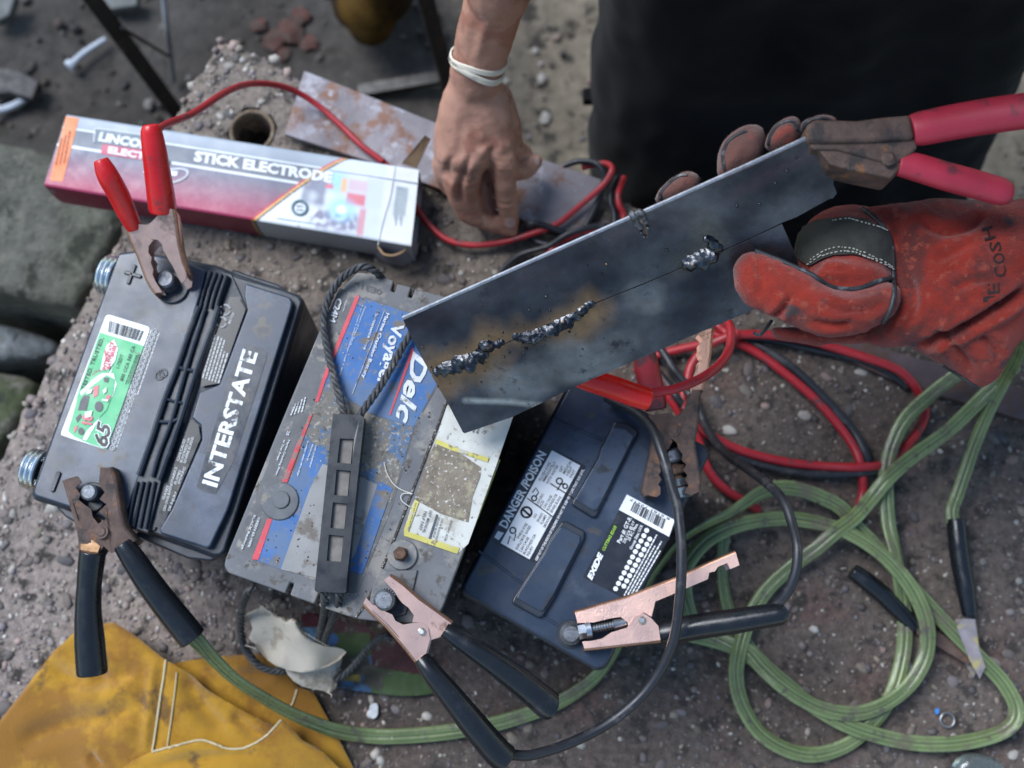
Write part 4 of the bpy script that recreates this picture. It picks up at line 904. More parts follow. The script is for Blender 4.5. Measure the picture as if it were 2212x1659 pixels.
MAT_CK = M('black cable rubber', (.018, .019, .024), .42, var=.2, vs=60, dirt=[((.06, .058, .06), .33, 50)])
MAT_CG = M('green cable vinyl', attr=True, rough=.25, var=.28, vs=18, dirt=[((.12, .115, .07), .34, 22), ((.085, .08, .058), .28, 60)], bump=.4, bs=320, bd=.001)

def jaw(name, poly, back, zf, depth, mat, parent, th=.0013):
    """half a clamp: bent sheet metal, two side plates joined by a spine along the back edge"""
    zf = const(zf); m = MB(); top = PP(poly, zf)
    m.prism(top, th); m.prism([p - Vector((0, 0, depth)) for p in top], th)
    bp = PP(back, zf); c = sum(top, Vector()) / len(top); inn = []
    for i, p in enumerate(bp):
        t = (bp[min(i + 1, len(bp) - 1)] - bp[max(i - 1, 0)]); nrm = Vector((-t.y, t.x, 0)).normalized()
        if nrm.dot(c - p) < 0: nrm = -nrm
        inn.append(p + nrm * th)
    dz = Vector((0, 0, -depth + .0002))
    rings = []
    for a, b in zip(bp, inn):
        o = (a - b).normalized() * .0022
        rings.append([b - Vector((0, 0, .0002)), a + o * .3 - Vector((0, 0, .0004)), a + o + Vector((0, 0, -.002)), a + o + dz * .5, a + o + dz + Vector((0, 0, .002)), a + dz, b + dz])
    o = m.build(name, mat, parent, smooth=50)
    MB().ring_loft(rings).build('jaw_spine', MAT_SPN.get(mat.name, mat), parent, smooth=60)
    return o
def grip_tube(name, pts, hw, mat, parent, flatn=1.0, seg=18):
    P3 = [P(*p) for p in pts]; rs = [h * MPP(p[0], p[1], p[2]) for h, p in zip(hw, pts)]
    d0 = (P3[0] - P3[1]).normalized(); d1 = (P3[-1] - P3[-2]).normalized()
    P3 = [P3[0] + d0 * .0004] + P3 + [P3[-1] + d1 * .0006]; rs = [rs[0] * .86] + rs + [rs[-1] * .84]
    sec = [(math.cos(2 * math.pi * i / seg), math.sin(2 * math.pi * i / seg) * flatn) for i in range(seg)]
    return MB().tube(P3, rs, sub=5, section=sec).build(name, mat, parent, smooth=45)
def rivet(x, y, z, rpx, parent, mat=MAT_RIV, h=.0022):
    r = rpx * MPP(x, y, z); c = P(x, y, z); return MB().cyl(c, (0, 0, 1), r, h, 18, r2=r * .75, rim=r * .2).build('rivet', mat, parent)
def spring(a, b, parent):
    m = MB(); d = (b - a); m.torus(a, d, .004, .0009, 12, 5, turns=5., pitch=d.length / 5.); return m.build('spring', MAT_RIV, parent)
def clamp(name, loc, parent):
    o = bpy.data.objects.new(name, None); COL.objects.link(o); o.parent = parent; o.location = Vector(loc) - wloc(parent); o.empty_display_size = .01; return o
def cable(name, pts, r, mat, parent, seg=10): return MB().tube([P(*p) for p in pts], r, seg, 6).build(name, mat, parent, smooth=60)

jr = thing('jumper_cable', 'red and black jumper cables with copper clamps and coiled twin leads', 'jumper cable', P(1400, 700, 0), 'jumper cables')
jg = thing('jumper_cable', 'flat green jumper cables with rusty clamps, coiled at the right', 'jumper cable', P(1800, 1250, 0), 'jumper cables')

# --- red clamp on the plus post of the left battery
ZC = lambda x, y: .193 + max(0, (640 - y)) * .00022
k = clamp('red_clamp', P(330, 560, .2), jr)
pl_ = ZA([(500, 625), (620, 552), (720, 560), (800, 590), (810, 680), (790, 745), (740, 810), (735, 890), (775, 945), (765, 1010), (795, 1090), (785, 1150), (820, 1230), (870, 1310), (900, 1360), (830, 1365), (780, 1300), (720, 1190), (620, 920), (540, 740)])
jaw('jaw', pl_, ZA([(500, 625), (540, 740), (620, 920), (720, 1190), (780, 1300), (830, 1365)]), ZC, .016, MAT_COPT, k)
pr_ = ZA([(890, 360), (1015, 370), (1040, 500), (1080, 800), (1130, 1000), (1190, 1150), (1180, 1220), (1130, 1250), (1090, 1180), (1040, 1080), (1020, 1040), (1000, 1010), (970, 960), (940, 900), (910, 860), (900, 790), (850, 740), (760, 720), (690, 640), (730, 565), (810, 490), (870, 420)])
jaw('jaw', pr_, ZA([(1015, 370), (1040, 500), (1080, 800), (1130, 1000), (1190, 1150)]), lambda x, y: ZC(x, y) + .0016, .019, MAT_COPT, k)
rivet(*V1(ZA, 752, 625), ZC(330, 570) + .0015, 15, k)
grip_tube('handle', ZB([(905, 1365, .222), (830, 1210, .232), (735, 1010, .245), (640, 840, .257), (590, 740, .262), (548, 640, .266)]), [17, 21.5, 23.5, 24, 22, 16], MAT_HRED, k)
grip_tube('handle', ZB([(1218, 1165, .228), (1195, 1000, .238), (1160, 760, .25), (1125, 520, .262), (1095, 330, .27), (1080, 262, .272)]), [30, 29.5, 28, 26, 23, 17], MAT_HRED, k)
ra = .0033
zs = [.262, .24, .2, .15, .10, .065, .04, .026, .022, .022, .02]
A = R[0, 0]([(1010, 845), (1090, 800), (1250, 735), (1440, 610), (1590, 548), (1750, 545), (1900, 585), (2050, 675), (2212, 815), (2340, 940), (2480, 1045)])
cable('red_lead', [(x, y, z) for (x, y), z in zip(A, zs)], ra, MAT_CR, jr)
B1 = R[1, 0]([(270, 1045, .016), (400, 1200, .010), (500, 1370, .012), (580, 1470, .012), (700, 1560, .012), (860, 1590, .012), (1050, 1568, .014), (1240, 1512, .022), (1400, 1450, .024), (1550, 1330, .024), (1690, 1205, .026), (1752, 1110, .03), (1740, 1070, .026), (1680, 1060, .018), (1560, 1085, .012)])
cable('red_lead', B1, ra, MAT_CR, jr)
cable('black_lead', R[1, 0]([(1440, 1075, .012), (1540, 1045, .018), (1640, 1055, .022), (1695, 1110, .022), (1700, 1190, .018), (1650, 1330, .014), (1590, 1450, .012), (1520, 1540, .010)]), ra, MAT_CK, jr)
cable('black_lead', R[1, 0]([(1190, 1475, .02), (1225, 1450, .03), (1290, 1452, .03), (1400, 1490, .026), (1500, 1530, .02), (1650, 1570, .012)]), ra, MAT_CK, jr)
cable('black_lead', R[1, 0]([(1180, 1495, .008), (1230, 1545, .010), (1310, 1580, .012), (1400, 1585, .014), (1500, 1570, .012), (1700, 1600, .01)]), ra, MAT_CK, jr)
cable('red_lead', R[1, 0]([(1790, 1700, .01), (1830, 1420, .014), (1800, 1330, .018), (1795, 1250, .018), (1830, 1150, .01)]), ra, MAT_CR, jr)
cable('black_lead', R[1, 0]([(1760, 1700, .01), (1770, 1410, .012), (1745, 1310, .014), (1752, 1220, .014), (1790, 1150, .01)]), ra, MAT_CK, jr)
cable('red_lead', R[1, 0]([(1180, 1900, .010), (1370, 1610, .014), (1470, 1540, .02), (1600, 1495, .022), (1700, 1480, .02), (1960, 1540, .014), (2100, 1650, .012)]), ra, MAT_CR, jr)
cable('black_lead', R[1, 0]([(1030, 1760, .008), (1150, 1655, .008), (1340, 1595, .016), (1450, 1525, .024), (1580, 1478, .026), (1700, 1465, .022), (1800, 1480, .015)]), ra, MAT_CK, jr)

# --- copper clamp on the minus post of the middle battery
zq = lambda x, y: .246 - max(0, x - 800) * .00006 - max(0, y - 1330) * .00004
k = clamp('black_clamp', P(905, 1360, .24), jr); RC = R[1, 2]
jaw('jaw', RC([(310, 415), (275, 440), (330, 500), (345, 520), (370, 560), (395, 590), (435, 620), (470, 670), (460, 715), (500, 715), (550, 745), (575, 790), (575, 830), (640, 810), (712, 722), (500, 570), (400, 480)]), RC([(310, 415), (400, 480), (500, 570), (712, 722)]), zq, .019, MAT_COP, k)
jaw('jaw', RC([(160, 555), (200, 600), (250, 615), (285, 645), (330, 665), (350, 705), (400, 730), (460, 720), (520, 715), (560, 750), (575, 820), (550, 915), (490, 970), (420, 880), (300, 740), (200, 650), (143, 590)]), RC([(490, 970), (420, 880), (300, 740), (200, 650), (143, 590)]), lambda x, y: zq(x, y) + .0016, .022, MAT_COP, k)
rivet(*V1(RC, 520, 775), zq(905, 1360) + .0016, 8.5, k)
grip_tube('handle', RC([(676, 768, .236), (760, 822, .235), (900, 915, .232), (1100, 1058, .225), (1325, 1238, .215), (1342, 1250, .214)]), [16, 21, 25, 29, 32, 32], MAT_HBLK, k)
grip_tube('handle', RC([(516, 955, .236), (580, 1035, .236), (700, 1180, .232), (860, 1380, .226), (1000, 1545, .218), (1055, 1595, .214)]), [16, 22, 26, 30, 32, 32], MAT_HBLK, k)
cable('black_lead', R[1, 2]([(1040, 1570, .214), (1120, 1575, .208), (1250, 1572, .2), (1500, 1490, .185), (1760, 1350, .18), (1990, 1140, .185), (2140, 870, .2), (2195, 540, .215), (2205, 250, .22), (2190, 60, .22)]) + ZE([(1035, 1640, .22), (985, 1480, .22), (940, 1310, .22), (885, 1140, .218), (810, 960, .21), (660, 825, .195), (540, 770, .185), (420, 700, .175)]), .0042, MAT_CK, jr, 12)

# --- copper clamp on the small battery's bolt, one grip missing
zq2 = lambda x, y: .184 + max(0, x - 1430) * .00005
k = clamp('black_clamp', P(1385, 1340, .18), jr)
jaw('jaw', RC([(1515, 655), (1530, 720), (1640, 715), (1740, 690), (1810, 680), (1855, 715), (1860, 745), (1900, 680), (1960, 650), (2010, 680), (2035, 580), (2212, 505), (2375, 435), (2385, 390), (2420, 385), (2440, 355), (2500, 330), (2520, 370), (2580, 345), (2557, 265), (2380, 340), (2212, 420), (1850, 560)]), RC([(1515, 655), (1850, 560), (2212, 420), (2380, 340), (2557, 265)]), zq2, .019, MAT_COP, k)
jaw('jaw', RC([(1560, 840), (1575, 885), (1800, 860), (2068, 830), (2055, 740), (2010, 690), (1950, 650), (1890, 690), (1850, 750), (1750, 780), (1690, 820), (1620, 835)]), RC([(1575, 885), (1800, 860), (2068, 830)]), lambda x, y: zq2(x, y) + .0016, .022, MAT_COP, k)
rivet(*V1(RC, 1948, 702), .1865, 8.5, k)
grip_tube('handle', RC([(2050, 790, .176), (2120, 780, .176), (2300, 745, .18), (2550, 708, .186), (2815, 665, .192), (2832, 662, .192)]), [22, 27, 27.5, 27, 25, 24], MAT_HBLK, k)
cable('black_lead', R[2, 2]([(560, 640, .19), (620, 590, .192), (690, 500, .2), (735, 370, .205), (742, 220, .205), (710, 80, .195)]) + R[2, 1]([(655, 1590, .185), (560, 1485, .16), (420, 1380, .12), (285, 1285, .08), (190, 1170, .05), (120, 1050, .03), (60, 920, .018), (-60, 760, .01), (-180, 580, .008), (-260, 460, .006)]), .0042, MAT_CK, jr, 12)

# --- red clamp on the middle battery's hidden plus post
k = clamp('red_clamp', P(1200, 790, .25), jr)
g1, g2, g3 = ZE([(770, 715, .238), (500, 620, .245), (250, 540, .252)])
jaw('jaw', [(1180, 770), (1150, 745), (1050, 715), (985, 705), (985, 720), (1040, 745), (1110, 780), (1170, 805)], [(1180, 770), (1150, 745), (1050, 715), (985, 705)], .255, .019, MAT_COP, k); jaw('jaw', [(1170, 800), (1110, 785), (1040, 765), (985, 770), (990, 785), (1060, 800), (1150, 830)], [(990, 785), (1060, 800), (1150, 830)], .2566, .022, MAT_COP, k)
rivet(1150, 790, .2566, 8, k)
grip_tube('handle', [ZE([(772, 712, .236)])[0], ZE([(640, 672, .240)])[0], g2, g3, ZE([(60, 470, .254)])[0]], [25, 26, 26, 25, 23], MAT_HREDB, k)
grip_tube('handle', [(1165, 760, .252), (1230, 745, .25), (1300, 735, .246)], [20, 24, 24], MAT_HREDB, k)
cable('red_lead', ZE([(760, 668, .238), (850, 652, .237), (1000, 625, .235), (1150, 572, .23), (1280, 505, .225), (1400, 410, .215), (1475, 300, .205), (1500, 190, .2), (1495, 90, .195), (1460, 20, .185), (1400, -80, .17), (1300, -200, .12)]), .0039, MAT_CR, jr, 12)

# --- loose coils of the twin lead at the right
Q = R[2, 1]
cable('red_lead', Q([(-300, 760, .008), (-180, 650, .010), (180, 560, .02), (350, 512, .024), (550, 512, .024), (800, 545, .02), (1000, 600, .018), (1250, 680, .022), (1400, 742, .022), (1490, 825, .018), (1545, 920, .012), (1570, 1020, .01), (1540, 1110, .01), (1480, 1195, .012), (1380, 1290, .01)]), .0046, MAT_CR, jr, 12)
cable('black_lead', Q([(300, 520, .010), (560, 545, .010), (900, 615, .008), (1080, 655, .010), (1300, 735, .012), (1450, 850, .008)]), .004, MAT_CK, jr)
cable('red_lead', Q([(200, 505, .008), (370, 570, .012), (500, 640, .012), (700, 790, .012), (880, 950, .012), (1020, 1110, .012), (1110, 1240, .014), (1150, 1340, .016), (1168, 1450, .012), (1165, 1540, .008), (1120, 1700, .006)]), .0046, MAT_CR, jr, 12)
cable('black_lead', Q([(430, 555, .008), (570, 625, .012), (760, 765, .012), (950, 955, .012), (1095, 1120, .012), (1175, 1260, .016), (1200, 1340, .014), (1190, 1420, .006)]), .0046, MAT_CK, jr, 12)
cable('red_lead', Q([(80, 1060, .03), (130, 1130, .022), (220, 1185, .016), (400, 1268, .014), (650, 1332, .014), (900, 1362, .014), (1150, 1368, .02), (1320, 1345, .012), (1480, 1230, .008)]), .0046, MAT_CR, jr, 12)
cable('black_lead', Q([(150, 1150, .012), (270, 1262, .010), (450, 1335, .010), (700, 1398, .012), (950, 1418, .014), (1180, 1400, .016), (1330, 1380, .008)]), .0046, MAT_CK, jr, 12)
cable('red_lead', Q([(30, 950, .03), (80, 1090, .02), (105, 1190, .014), (150, 1350, .012), (220, 1460, .010), (310, 1535, .009), (400, 1590, .008), (500, 1650, .007)]), .0046, MAT_CR, jr, 12)
cable('black_lead', Q([(60, 1240, .01), (130, 1330, .008), (220, 1430, .008), (330, 1560, .007)]), .0042, MAT_CK, jr)
cable('red_lead', ZE([(1560, 130, .03), (1450, 175, .028), (1320, 235, .022), (1220, 320, .014), (1150, 430, .012), (1120, 540, .012), (1080, 680, .01), (1100, 800, .01)]), .0046, MAT_CR, jr, 12)
cable('red_lead', ZE([(1330, 30, .012), (1400, 85, .014), (1460, 135, .018), (1540, 215, .014)]), .0042, MAT_CR, jr)
cable('red_lead', ZE([(830, 420, .012), (880, 550, .014), (940, 670, .016), (1020, 795, .012), (1060, 870, .008)]), .0036, MAT_CR, jr)
cable('black_lead', ZE([(860, 240, .014), (920, 320, .016), (1000, 450, .018), (1090, 560, .018), (1180, 700, .018), (1240, 850, .03), (1290, 960, .034), (1370, 1090, .026)]), .0042, MAT_CK, jr)
cable('black_lead', ZE([(870, 480, .010), (950, 590, .012), (1030, 700, .014), (1070, 760, .010)]), .0042, MAT_CK, jr)
cable('black_lead', ZE([(1180, 700, .01), (1240, 860, .012), (1300, 1000, .012), (1420, 1150, .01), (1560, 1240, .008)]), .0042, MAT_CK, jr)

# --- rusty clamp on the minus post of the left battery
zb_ = lambda x, y: .192 - max(0, y - 1130) * .00012
k = clamp('black_clamp', P(220, 1150, .19), jg)
jaw('jaw', I1([(415, 1450), (500, 1425), (530, 1465), (490, 1500), (522, 1545), (508, 1580), (545, 1610), (590, 1640), (600, 1690), (640, 1740), (700, 1790), (690, 1850), (640, 1930), (520, 1935), (520, 1830), (490, 1700), (450, 1560)]), I1([(415, 1450), (450, 1560), (490, 1700), (520, 1830), (520, 1935)]), zb_, .017, MAT_RUSC, k)
jaw('jaw', I1([(650, 1370), (710, 1370), (735, 1440), (765, 1640), (795, 1760), (868, 1850), (800, 1900), (720, 1925), (640, 1850), (600, 1780), (630, 1740), (690, 1700), (640, 1655), (690, 1610), (645, 1575), (680, 1530), (640, 1480)]), I1([(710, 1370), (735, 1440), (765, 1640), (795, 1760), (868, 1850)]), lambda x, y: zb_(x, y) + .0016, .02, MAT_RUSC, k)
rivet(*V1(I1, 658, 1788), zb_(220, 1150) + .0016, 15, k, MAT_RUSC)
slab_part('bare_patch', I1([(522, 1840), (600, 1840), (650, 1880), (632, 1928), (522, 1932)]), zb_(195, 1185) + .0012, .001, M('rust orange patch', (.42, .24, .12), .6, .4, var=.4, vs=120, dirt=[((.55, .5, .45), .33, 90, .8)]), k, .0003)
grip_tube('handle', R[0, 2]([(602, 262, .186), (592, 330, .184), (578, 480, .18), (572, 650, .176), (582, 850, .17), (597, 1035, .165)]), [28, 28, 26, 28, 32, 33], MAT_HBLK, k)
grip_tube('handle', R[0, 2]([(798, 212, .187), (860, 300, .184), (960, 450, .178), (1080, 610, .172), (1180, 735, .167), (1245, 815, .163)]), [21, 26, 28.5, 30, 31, 31], MAT_HBLK, k)

# --- green flat twin cable
GS = []
for i in range(28):
    a = 2 * math.pi * i / 28; x = math.cos(a); y = math.sin(a) * .44
    y *= 1 - .42 * math.exp(-(x / .16) ** 2) - .14 * math.exp(-((abs(x) - .55) / .10) ** 2); GS.append((x, y))
gw = .0074
def green(pts, w=gw, rolls=None):
    n = len(pts); ro = rolls or [.35 * math.sin(i * .9 + pts[0][0] * .01) for i in range(n)]
    m = MB().tube([P(*p) for p in pts], w, section=GS, sub=9, rolls=ro); k = len(GS)
    for i in range(len(m.v)):                      # highlights painted onto the ribs, shade and grime painted into the grooves
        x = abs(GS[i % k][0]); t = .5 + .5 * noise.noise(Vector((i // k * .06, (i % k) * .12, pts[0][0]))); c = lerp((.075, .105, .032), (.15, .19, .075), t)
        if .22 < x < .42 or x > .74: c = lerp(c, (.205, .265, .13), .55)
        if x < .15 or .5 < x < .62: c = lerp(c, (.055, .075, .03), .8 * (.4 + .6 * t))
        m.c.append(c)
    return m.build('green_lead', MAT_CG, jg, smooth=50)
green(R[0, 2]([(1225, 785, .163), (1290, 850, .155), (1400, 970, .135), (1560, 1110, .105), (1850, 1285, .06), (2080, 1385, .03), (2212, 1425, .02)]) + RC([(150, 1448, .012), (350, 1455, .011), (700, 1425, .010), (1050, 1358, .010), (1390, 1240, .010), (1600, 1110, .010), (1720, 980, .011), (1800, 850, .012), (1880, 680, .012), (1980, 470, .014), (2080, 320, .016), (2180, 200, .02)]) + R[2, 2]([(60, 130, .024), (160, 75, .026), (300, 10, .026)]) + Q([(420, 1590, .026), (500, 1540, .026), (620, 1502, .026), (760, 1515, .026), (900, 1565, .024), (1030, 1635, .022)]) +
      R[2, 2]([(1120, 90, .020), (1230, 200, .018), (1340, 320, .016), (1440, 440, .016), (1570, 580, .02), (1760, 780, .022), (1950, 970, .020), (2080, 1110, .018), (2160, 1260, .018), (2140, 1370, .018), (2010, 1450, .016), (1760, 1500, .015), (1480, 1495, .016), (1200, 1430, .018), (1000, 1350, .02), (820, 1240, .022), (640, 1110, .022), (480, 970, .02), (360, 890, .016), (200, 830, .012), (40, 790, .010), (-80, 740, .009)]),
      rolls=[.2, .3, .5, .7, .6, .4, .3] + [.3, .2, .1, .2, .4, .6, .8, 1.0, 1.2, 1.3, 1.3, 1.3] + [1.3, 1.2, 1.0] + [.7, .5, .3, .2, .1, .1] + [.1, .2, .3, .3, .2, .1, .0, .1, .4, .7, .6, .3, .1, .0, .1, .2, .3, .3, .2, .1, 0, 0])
# loop through the glove cuff and round
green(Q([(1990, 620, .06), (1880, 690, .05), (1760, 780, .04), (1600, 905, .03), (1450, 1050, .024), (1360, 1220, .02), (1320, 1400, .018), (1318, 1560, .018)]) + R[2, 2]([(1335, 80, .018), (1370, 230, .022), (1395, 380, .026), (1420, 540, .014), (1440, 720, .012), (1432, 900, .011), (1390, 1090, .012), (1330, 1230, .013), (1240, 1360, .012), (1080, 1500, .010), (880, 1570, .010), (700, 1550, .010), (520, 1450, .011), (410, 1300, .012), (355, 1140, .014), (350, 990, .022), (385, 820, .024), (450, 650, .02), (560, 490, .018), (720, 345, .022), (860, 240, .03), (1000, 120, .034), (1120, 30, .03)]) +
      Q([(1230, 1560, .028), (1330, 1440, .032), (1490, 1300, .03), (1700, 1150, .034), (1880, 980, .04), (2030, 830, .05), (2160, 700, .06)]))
# round coil
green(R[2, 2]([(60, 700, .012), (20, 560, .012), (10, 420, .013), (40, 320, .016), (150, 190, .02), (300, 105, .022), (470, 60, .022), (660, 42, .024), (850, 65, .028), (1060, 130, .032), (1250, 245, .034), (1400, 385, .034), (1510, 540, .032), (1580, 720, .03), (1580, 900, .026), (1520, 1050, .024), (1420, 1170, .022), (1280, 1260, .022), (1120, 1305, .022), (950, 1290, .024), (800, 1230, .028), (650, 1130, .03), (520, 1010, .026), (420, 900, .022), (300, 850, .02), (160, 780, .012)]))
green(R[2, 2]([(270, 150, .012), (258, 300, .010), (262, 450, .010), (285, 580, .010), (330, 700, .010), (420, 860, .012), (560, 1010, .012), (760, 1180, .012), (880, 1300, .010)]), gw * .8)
# strand falling from the gripped plate to the clamp at the right
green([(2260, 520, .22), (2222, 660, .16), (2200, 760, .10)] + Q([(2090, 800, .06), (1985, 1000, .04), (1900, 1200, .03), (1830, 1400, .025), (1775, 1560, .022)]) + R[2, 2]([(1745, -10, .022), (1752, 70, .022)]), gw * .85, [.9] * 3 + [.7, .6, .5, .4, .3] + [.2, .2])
k = clamp('black_clamp', P(2090, 1400, .02), jg)
grip_tube('handle', R[2, 2]([(1772, 58, .021), (1785, 200, .021), (1805, 350, .02), (1835, 500, .02), (1860, 660, .018)]), [20, 21, 21, 20, 16], MAT_HBLK, k)
grip_tube('handle', R[2, 2]([(1105, 385, .014), (1180, 440, .014), (1290, 530, .013), (1390, 630, .012), (1500, 740, .011)]), [17, 20, 20, 19, 16], MAT_HBLK, k)
jaw('jaw', R[2, 2]([(1815, 690), (1890, 695), (1915, 880), (1960, 1010), (1925, 1080), (1860, 960), (1775, 745)]), R[2, 2]([(1890, 695), (1915, 880), (1960, 1010)]), .026, .016, M('dull tin', (.36, .31, .31), .5, .6, var=.3, vs=60, dirt=[((.4, .33, .12), .36, 50, .1)]), k)
jaw('jaw', R[2, 2]([(1500, 720), (1600, 760), (1780, 850), (1900, 960), (1850, 990), (1700, 900), (1520, 790)]), R[2, 2]([(1500, 720), (1600, 760), (1780, 850), (1900, 960)]), .014, .012, MAT_RUSC, k)

# --- rusty clamp on the small battery's plus bolt, one grip missing
k = clamp('red_clamp', P(1455, 935, .18), jg); ze = .1885
jaw('jaw', ZE([(780, 850), (960, 830), (1000, 880), (960, 1010), (990, 1080), (960, 1140), (900, 1200), (880, 1290), (890, 1340), (870, 1370), (895, 1410), (865, 1455), (885, 1480), (885, 1540), (850, 1565), (770, 1545), (750, 1500), (790, 1300), (845, 1050)]), ZE([(780, 850), (845, 1050), (790, 1300), (750, 1500), (770, 1545)]), ze, .018, MAT_RUSC, k)
jaw('jaw', ZE([(1165, 620), (1240, 620), (1218, 700), (1200, 900), (1170, 1100), (1220, 1420), (1215, 1520), (1150, 1550), (1095, 1525), (1130, 1460), (1100, 1410), (1120, 1370), (1085, 1330), (1110, 1280), (1070, 1240), (1080, 1190), (1040, 1140), (1030, 1090), (950, 1030), (930, 970), (990, 890), (1080, 810), (1130, 740)]), ZE([(1240, 620), (1218, 700), (1200, 900), (1170, 1100), (1220, 1420), (1215, 1520)]), ze + .0016, .021, MAT_RUSC, k)
jaw('bare_tang', ZE([(1170, 630), (1180, 520), (1215, 430), (1222, 375), (1250, 350), (1225, 310), (1230, 215), (1262, 190), (1215, 140), (1235, 110), (1330, 95), (1318, 280), (1290, 450), (1240, 630)]), ZE([(1330, 95), (1318, 280), (1290, 450), (1240, 630)]), ze + .0018, .016, MAT_COPT, k)
rivet(*V1(ZE, 1000, 980), ze + .0016, 14, k, MAT_RUSC)
grip_tube('handle', ZE([(845, 795, .181), (825, 700, .182), (790, 540, .186), (760, 400, .19), (735, 280, .194)]), [24, 27, 27.5, 27, 25], MAT_HREDD, k)
# ================================================================ WELDED STEEL PIECE
A3 = np.array([[870, 690, 1], [1004, 936, 1], [1745, 300, 1]], float); cf = np.linalg.solve(A3, np.array([.322, .256, .428]))
ZW_ = lambda x, y: cf[0] * x + cf[1] * y + cf[2]
n0 = (P(1004, 936, ZW_(1004, 936)) - P(870, 690, ZW_(870, 690))).cross(P(1745, 300, ZW_(1745, 300)) - P(870, 690, ZW_(870, 690))).normalized()
if n0.z < 0: n0 = -n0
wk = thing('welded_plate', 'dark steel plates joined by three weld beads, held up by the red glove', 'welded plate', P(1300, 620, ZW_(1300, 620) - .01))
UP = [(870, 690), (1100, 588), (1240, 526), (1362, 472), (1376, 468), (1392, 513), (1398, 514), (1401, 508), (1386, 462), (1500, 411), (1620, 357), (1742, 301), (1768, 312), (1771, 328), (1785, 350), (1803, 377), (1800, 398), (1808, 417), (1800, 428), (1791, 430), (1720, 469), (1688, 481), (1610, 519), (1474, 577), (1400, 608), (1284, 654), (1200, 692), (1104, 735), (1010, 775), (931, 808), (900, 752)]
LO = [(932, 811), (1011, 778), (1105, 738), (1201, 694.5), (1285, 656.5), (1401, 610.5), (1475, 579.5), (1611, 521.5), (1689, 484), (1705, 520), (1722, 560), (1735, 615), (1616, 674), (1540, 706), (1475, 733), (1447, 746), (1250, 832), (1104, 902), (1004, 936), (1000, 934), (970, 876)]
WELDS = [ZW([(1190, 1290), (1240, 1240), (1330, 1200), (1420, 1150), (1470, 1110), (1440, 1060), (1390, 1020)]), [(1120, 727), (1142, 722), (1165, 718), (1188, 706), (1205, 697), (1222, 690), (1240, 680), (1258, 668), (1272, 652)], [(948, 800), (962, 792), (985, 780), (1005, 772), (1028, 768), (1040, 755), (1055, 738), (1065, 742), (1080, 735)]]
WELD_R = [.0068, .0064, .0068]
def pdist(x, y, pl):
    d = 1e9
    for (ax, ay), (bx_, by) in zip(pl[:-1], pl[1:]):
        ux, uy = bx_ - ax, by - ay; t = max(0., min(1., ((x - ax) * ux + (y - ay) * uy) / (ux * ux + uy * uy))); d = min(d, math.hypot(x - ax - t * ux, y - ay - t * uy))
    return d
def wcol(x, y):
    p = P(x, y, ZW_(x, y)); n1 = noise.noise(p * 26); n2 = noise.noise(p * 80); n3 = noise.noise(Vector((p.x * 12 + p.y * 30, p.y * 90 - p.x * 40, 2)))
    c = lerp((.024, .026, .036), (.095, .098, .114), max(0, min(1, .5 + .8 * n1 + .3 * n3)))
    dmin = 1e9
    for w in WELDS[1:]:
        dmin = min(dmin, pdist(x, y, w))
    d3 = pdist(x, y, WELDS[0])
    t = max(0, min(1, 1.3 - dmin / 50. + .8 * n1 + .35 * n2)); c = lerp(c, (.25, .145, .075), t * .85)
    t = max(0, min(1, 1.0 - d3 / 55. + .6 * n1)); c = lerp(c, (.13, .12, .10), t * .6)
    # reddish mill scale along the upper edge, bare grey grind marks below the seam
    de = (y - (690 - (x - 870) * .444)); t = max(0, min(1, 1 - abs(de - 35) / 40.)) * max(0, .4 + n3); c = lerp(c, (.075, .045, .06), t * .55)
    for gx, gy, rx, ry, am in ((1395, 640, 48, 34, .55), (1245, 785, 105, 48, .55), (1120, 830, 80, 40, .5), (1330, 735, 50, 30, .3)):
        q = ((x - gx) / rx) ** 2 + ((y - gy) / ry) ** 2 + .5 * n2; t = max(0, min(1, 1.4 - q)); c = lerp(c, (.26, .262, .26), t * am * (.75 + .5 * n3))
    t = max(0, min(1, 1 - pdist(x, y, [(1005, 865), (1100, 868), (1200, 880), (1260, 850)]) / 9.)); c = lerp(c, (.5, .5, .48), t * .7)
    return c
MAT_MILL = M('mill scale steel', attr=True, rough=.32, metal=.75, var=.22, vs=90, dirt=[((.025, .025, .032), .22, 50, .5)], bump=.15, bs=420, bd=.0006, rvar=.12)
def plate(name, poly, th):
    vs, fs, d = fill(poly, 3.4); b = MB(); top = [P(x, y, ZW_(x, y)) for x, y in vs]; cs = [wcol(x, y) for x, y in vs]; k = len(top)
    top = [p + n0 * .0006 * noise.noise(p * 20) for p in top]
    b.v = [tuple(p) for p in top] + [tuple(p - n0 * th) for p in top]; b.c = cs + [((.30, .32, .36) if dd < 1e-7 else (.03, .032, .038)) for dd in d]
    ring = [i for i in range(k) if d[i] < 1e-7]; b.f = list(fs) + [tuple(i + k for i in f[::-1]) for f in fs]; n = len(ring)
    # rounded, brighter edge band
    e0 = len(b.v)
    for i in ring: b.v.append(tuple(top[i])); b.c.append((.30, .31, .34))
    for i in ring: b.v.append(tuple(top[i] - n0 * th)); b.c.append((.22, .23, .26))
    for i in range(n): b.f.append((e0 + i, e0 + (i + 1) % n, e0 + n + (i + 1) % n, e0 + n + i))
    return b.build(name, MAT_MILL, wk, smooth=40, fix=False)
plate('upper_plate', UP, .0062); plate('lower_plate', LO, .0062)
lip = [P(x, y, ZW_(x, y)) - n0 * .0016 for x, y in resample(UP[:5], 14, False)]; lip2 = [P(x, y, ZW_(x, y)) - n0 * .0016 for x, y in resample(UP[8:12], 14, False)]
MAT_LIP = M('bright cut edge', (.30, .31, .34), .4, .8, var=.25, vs=120, bump=.2)
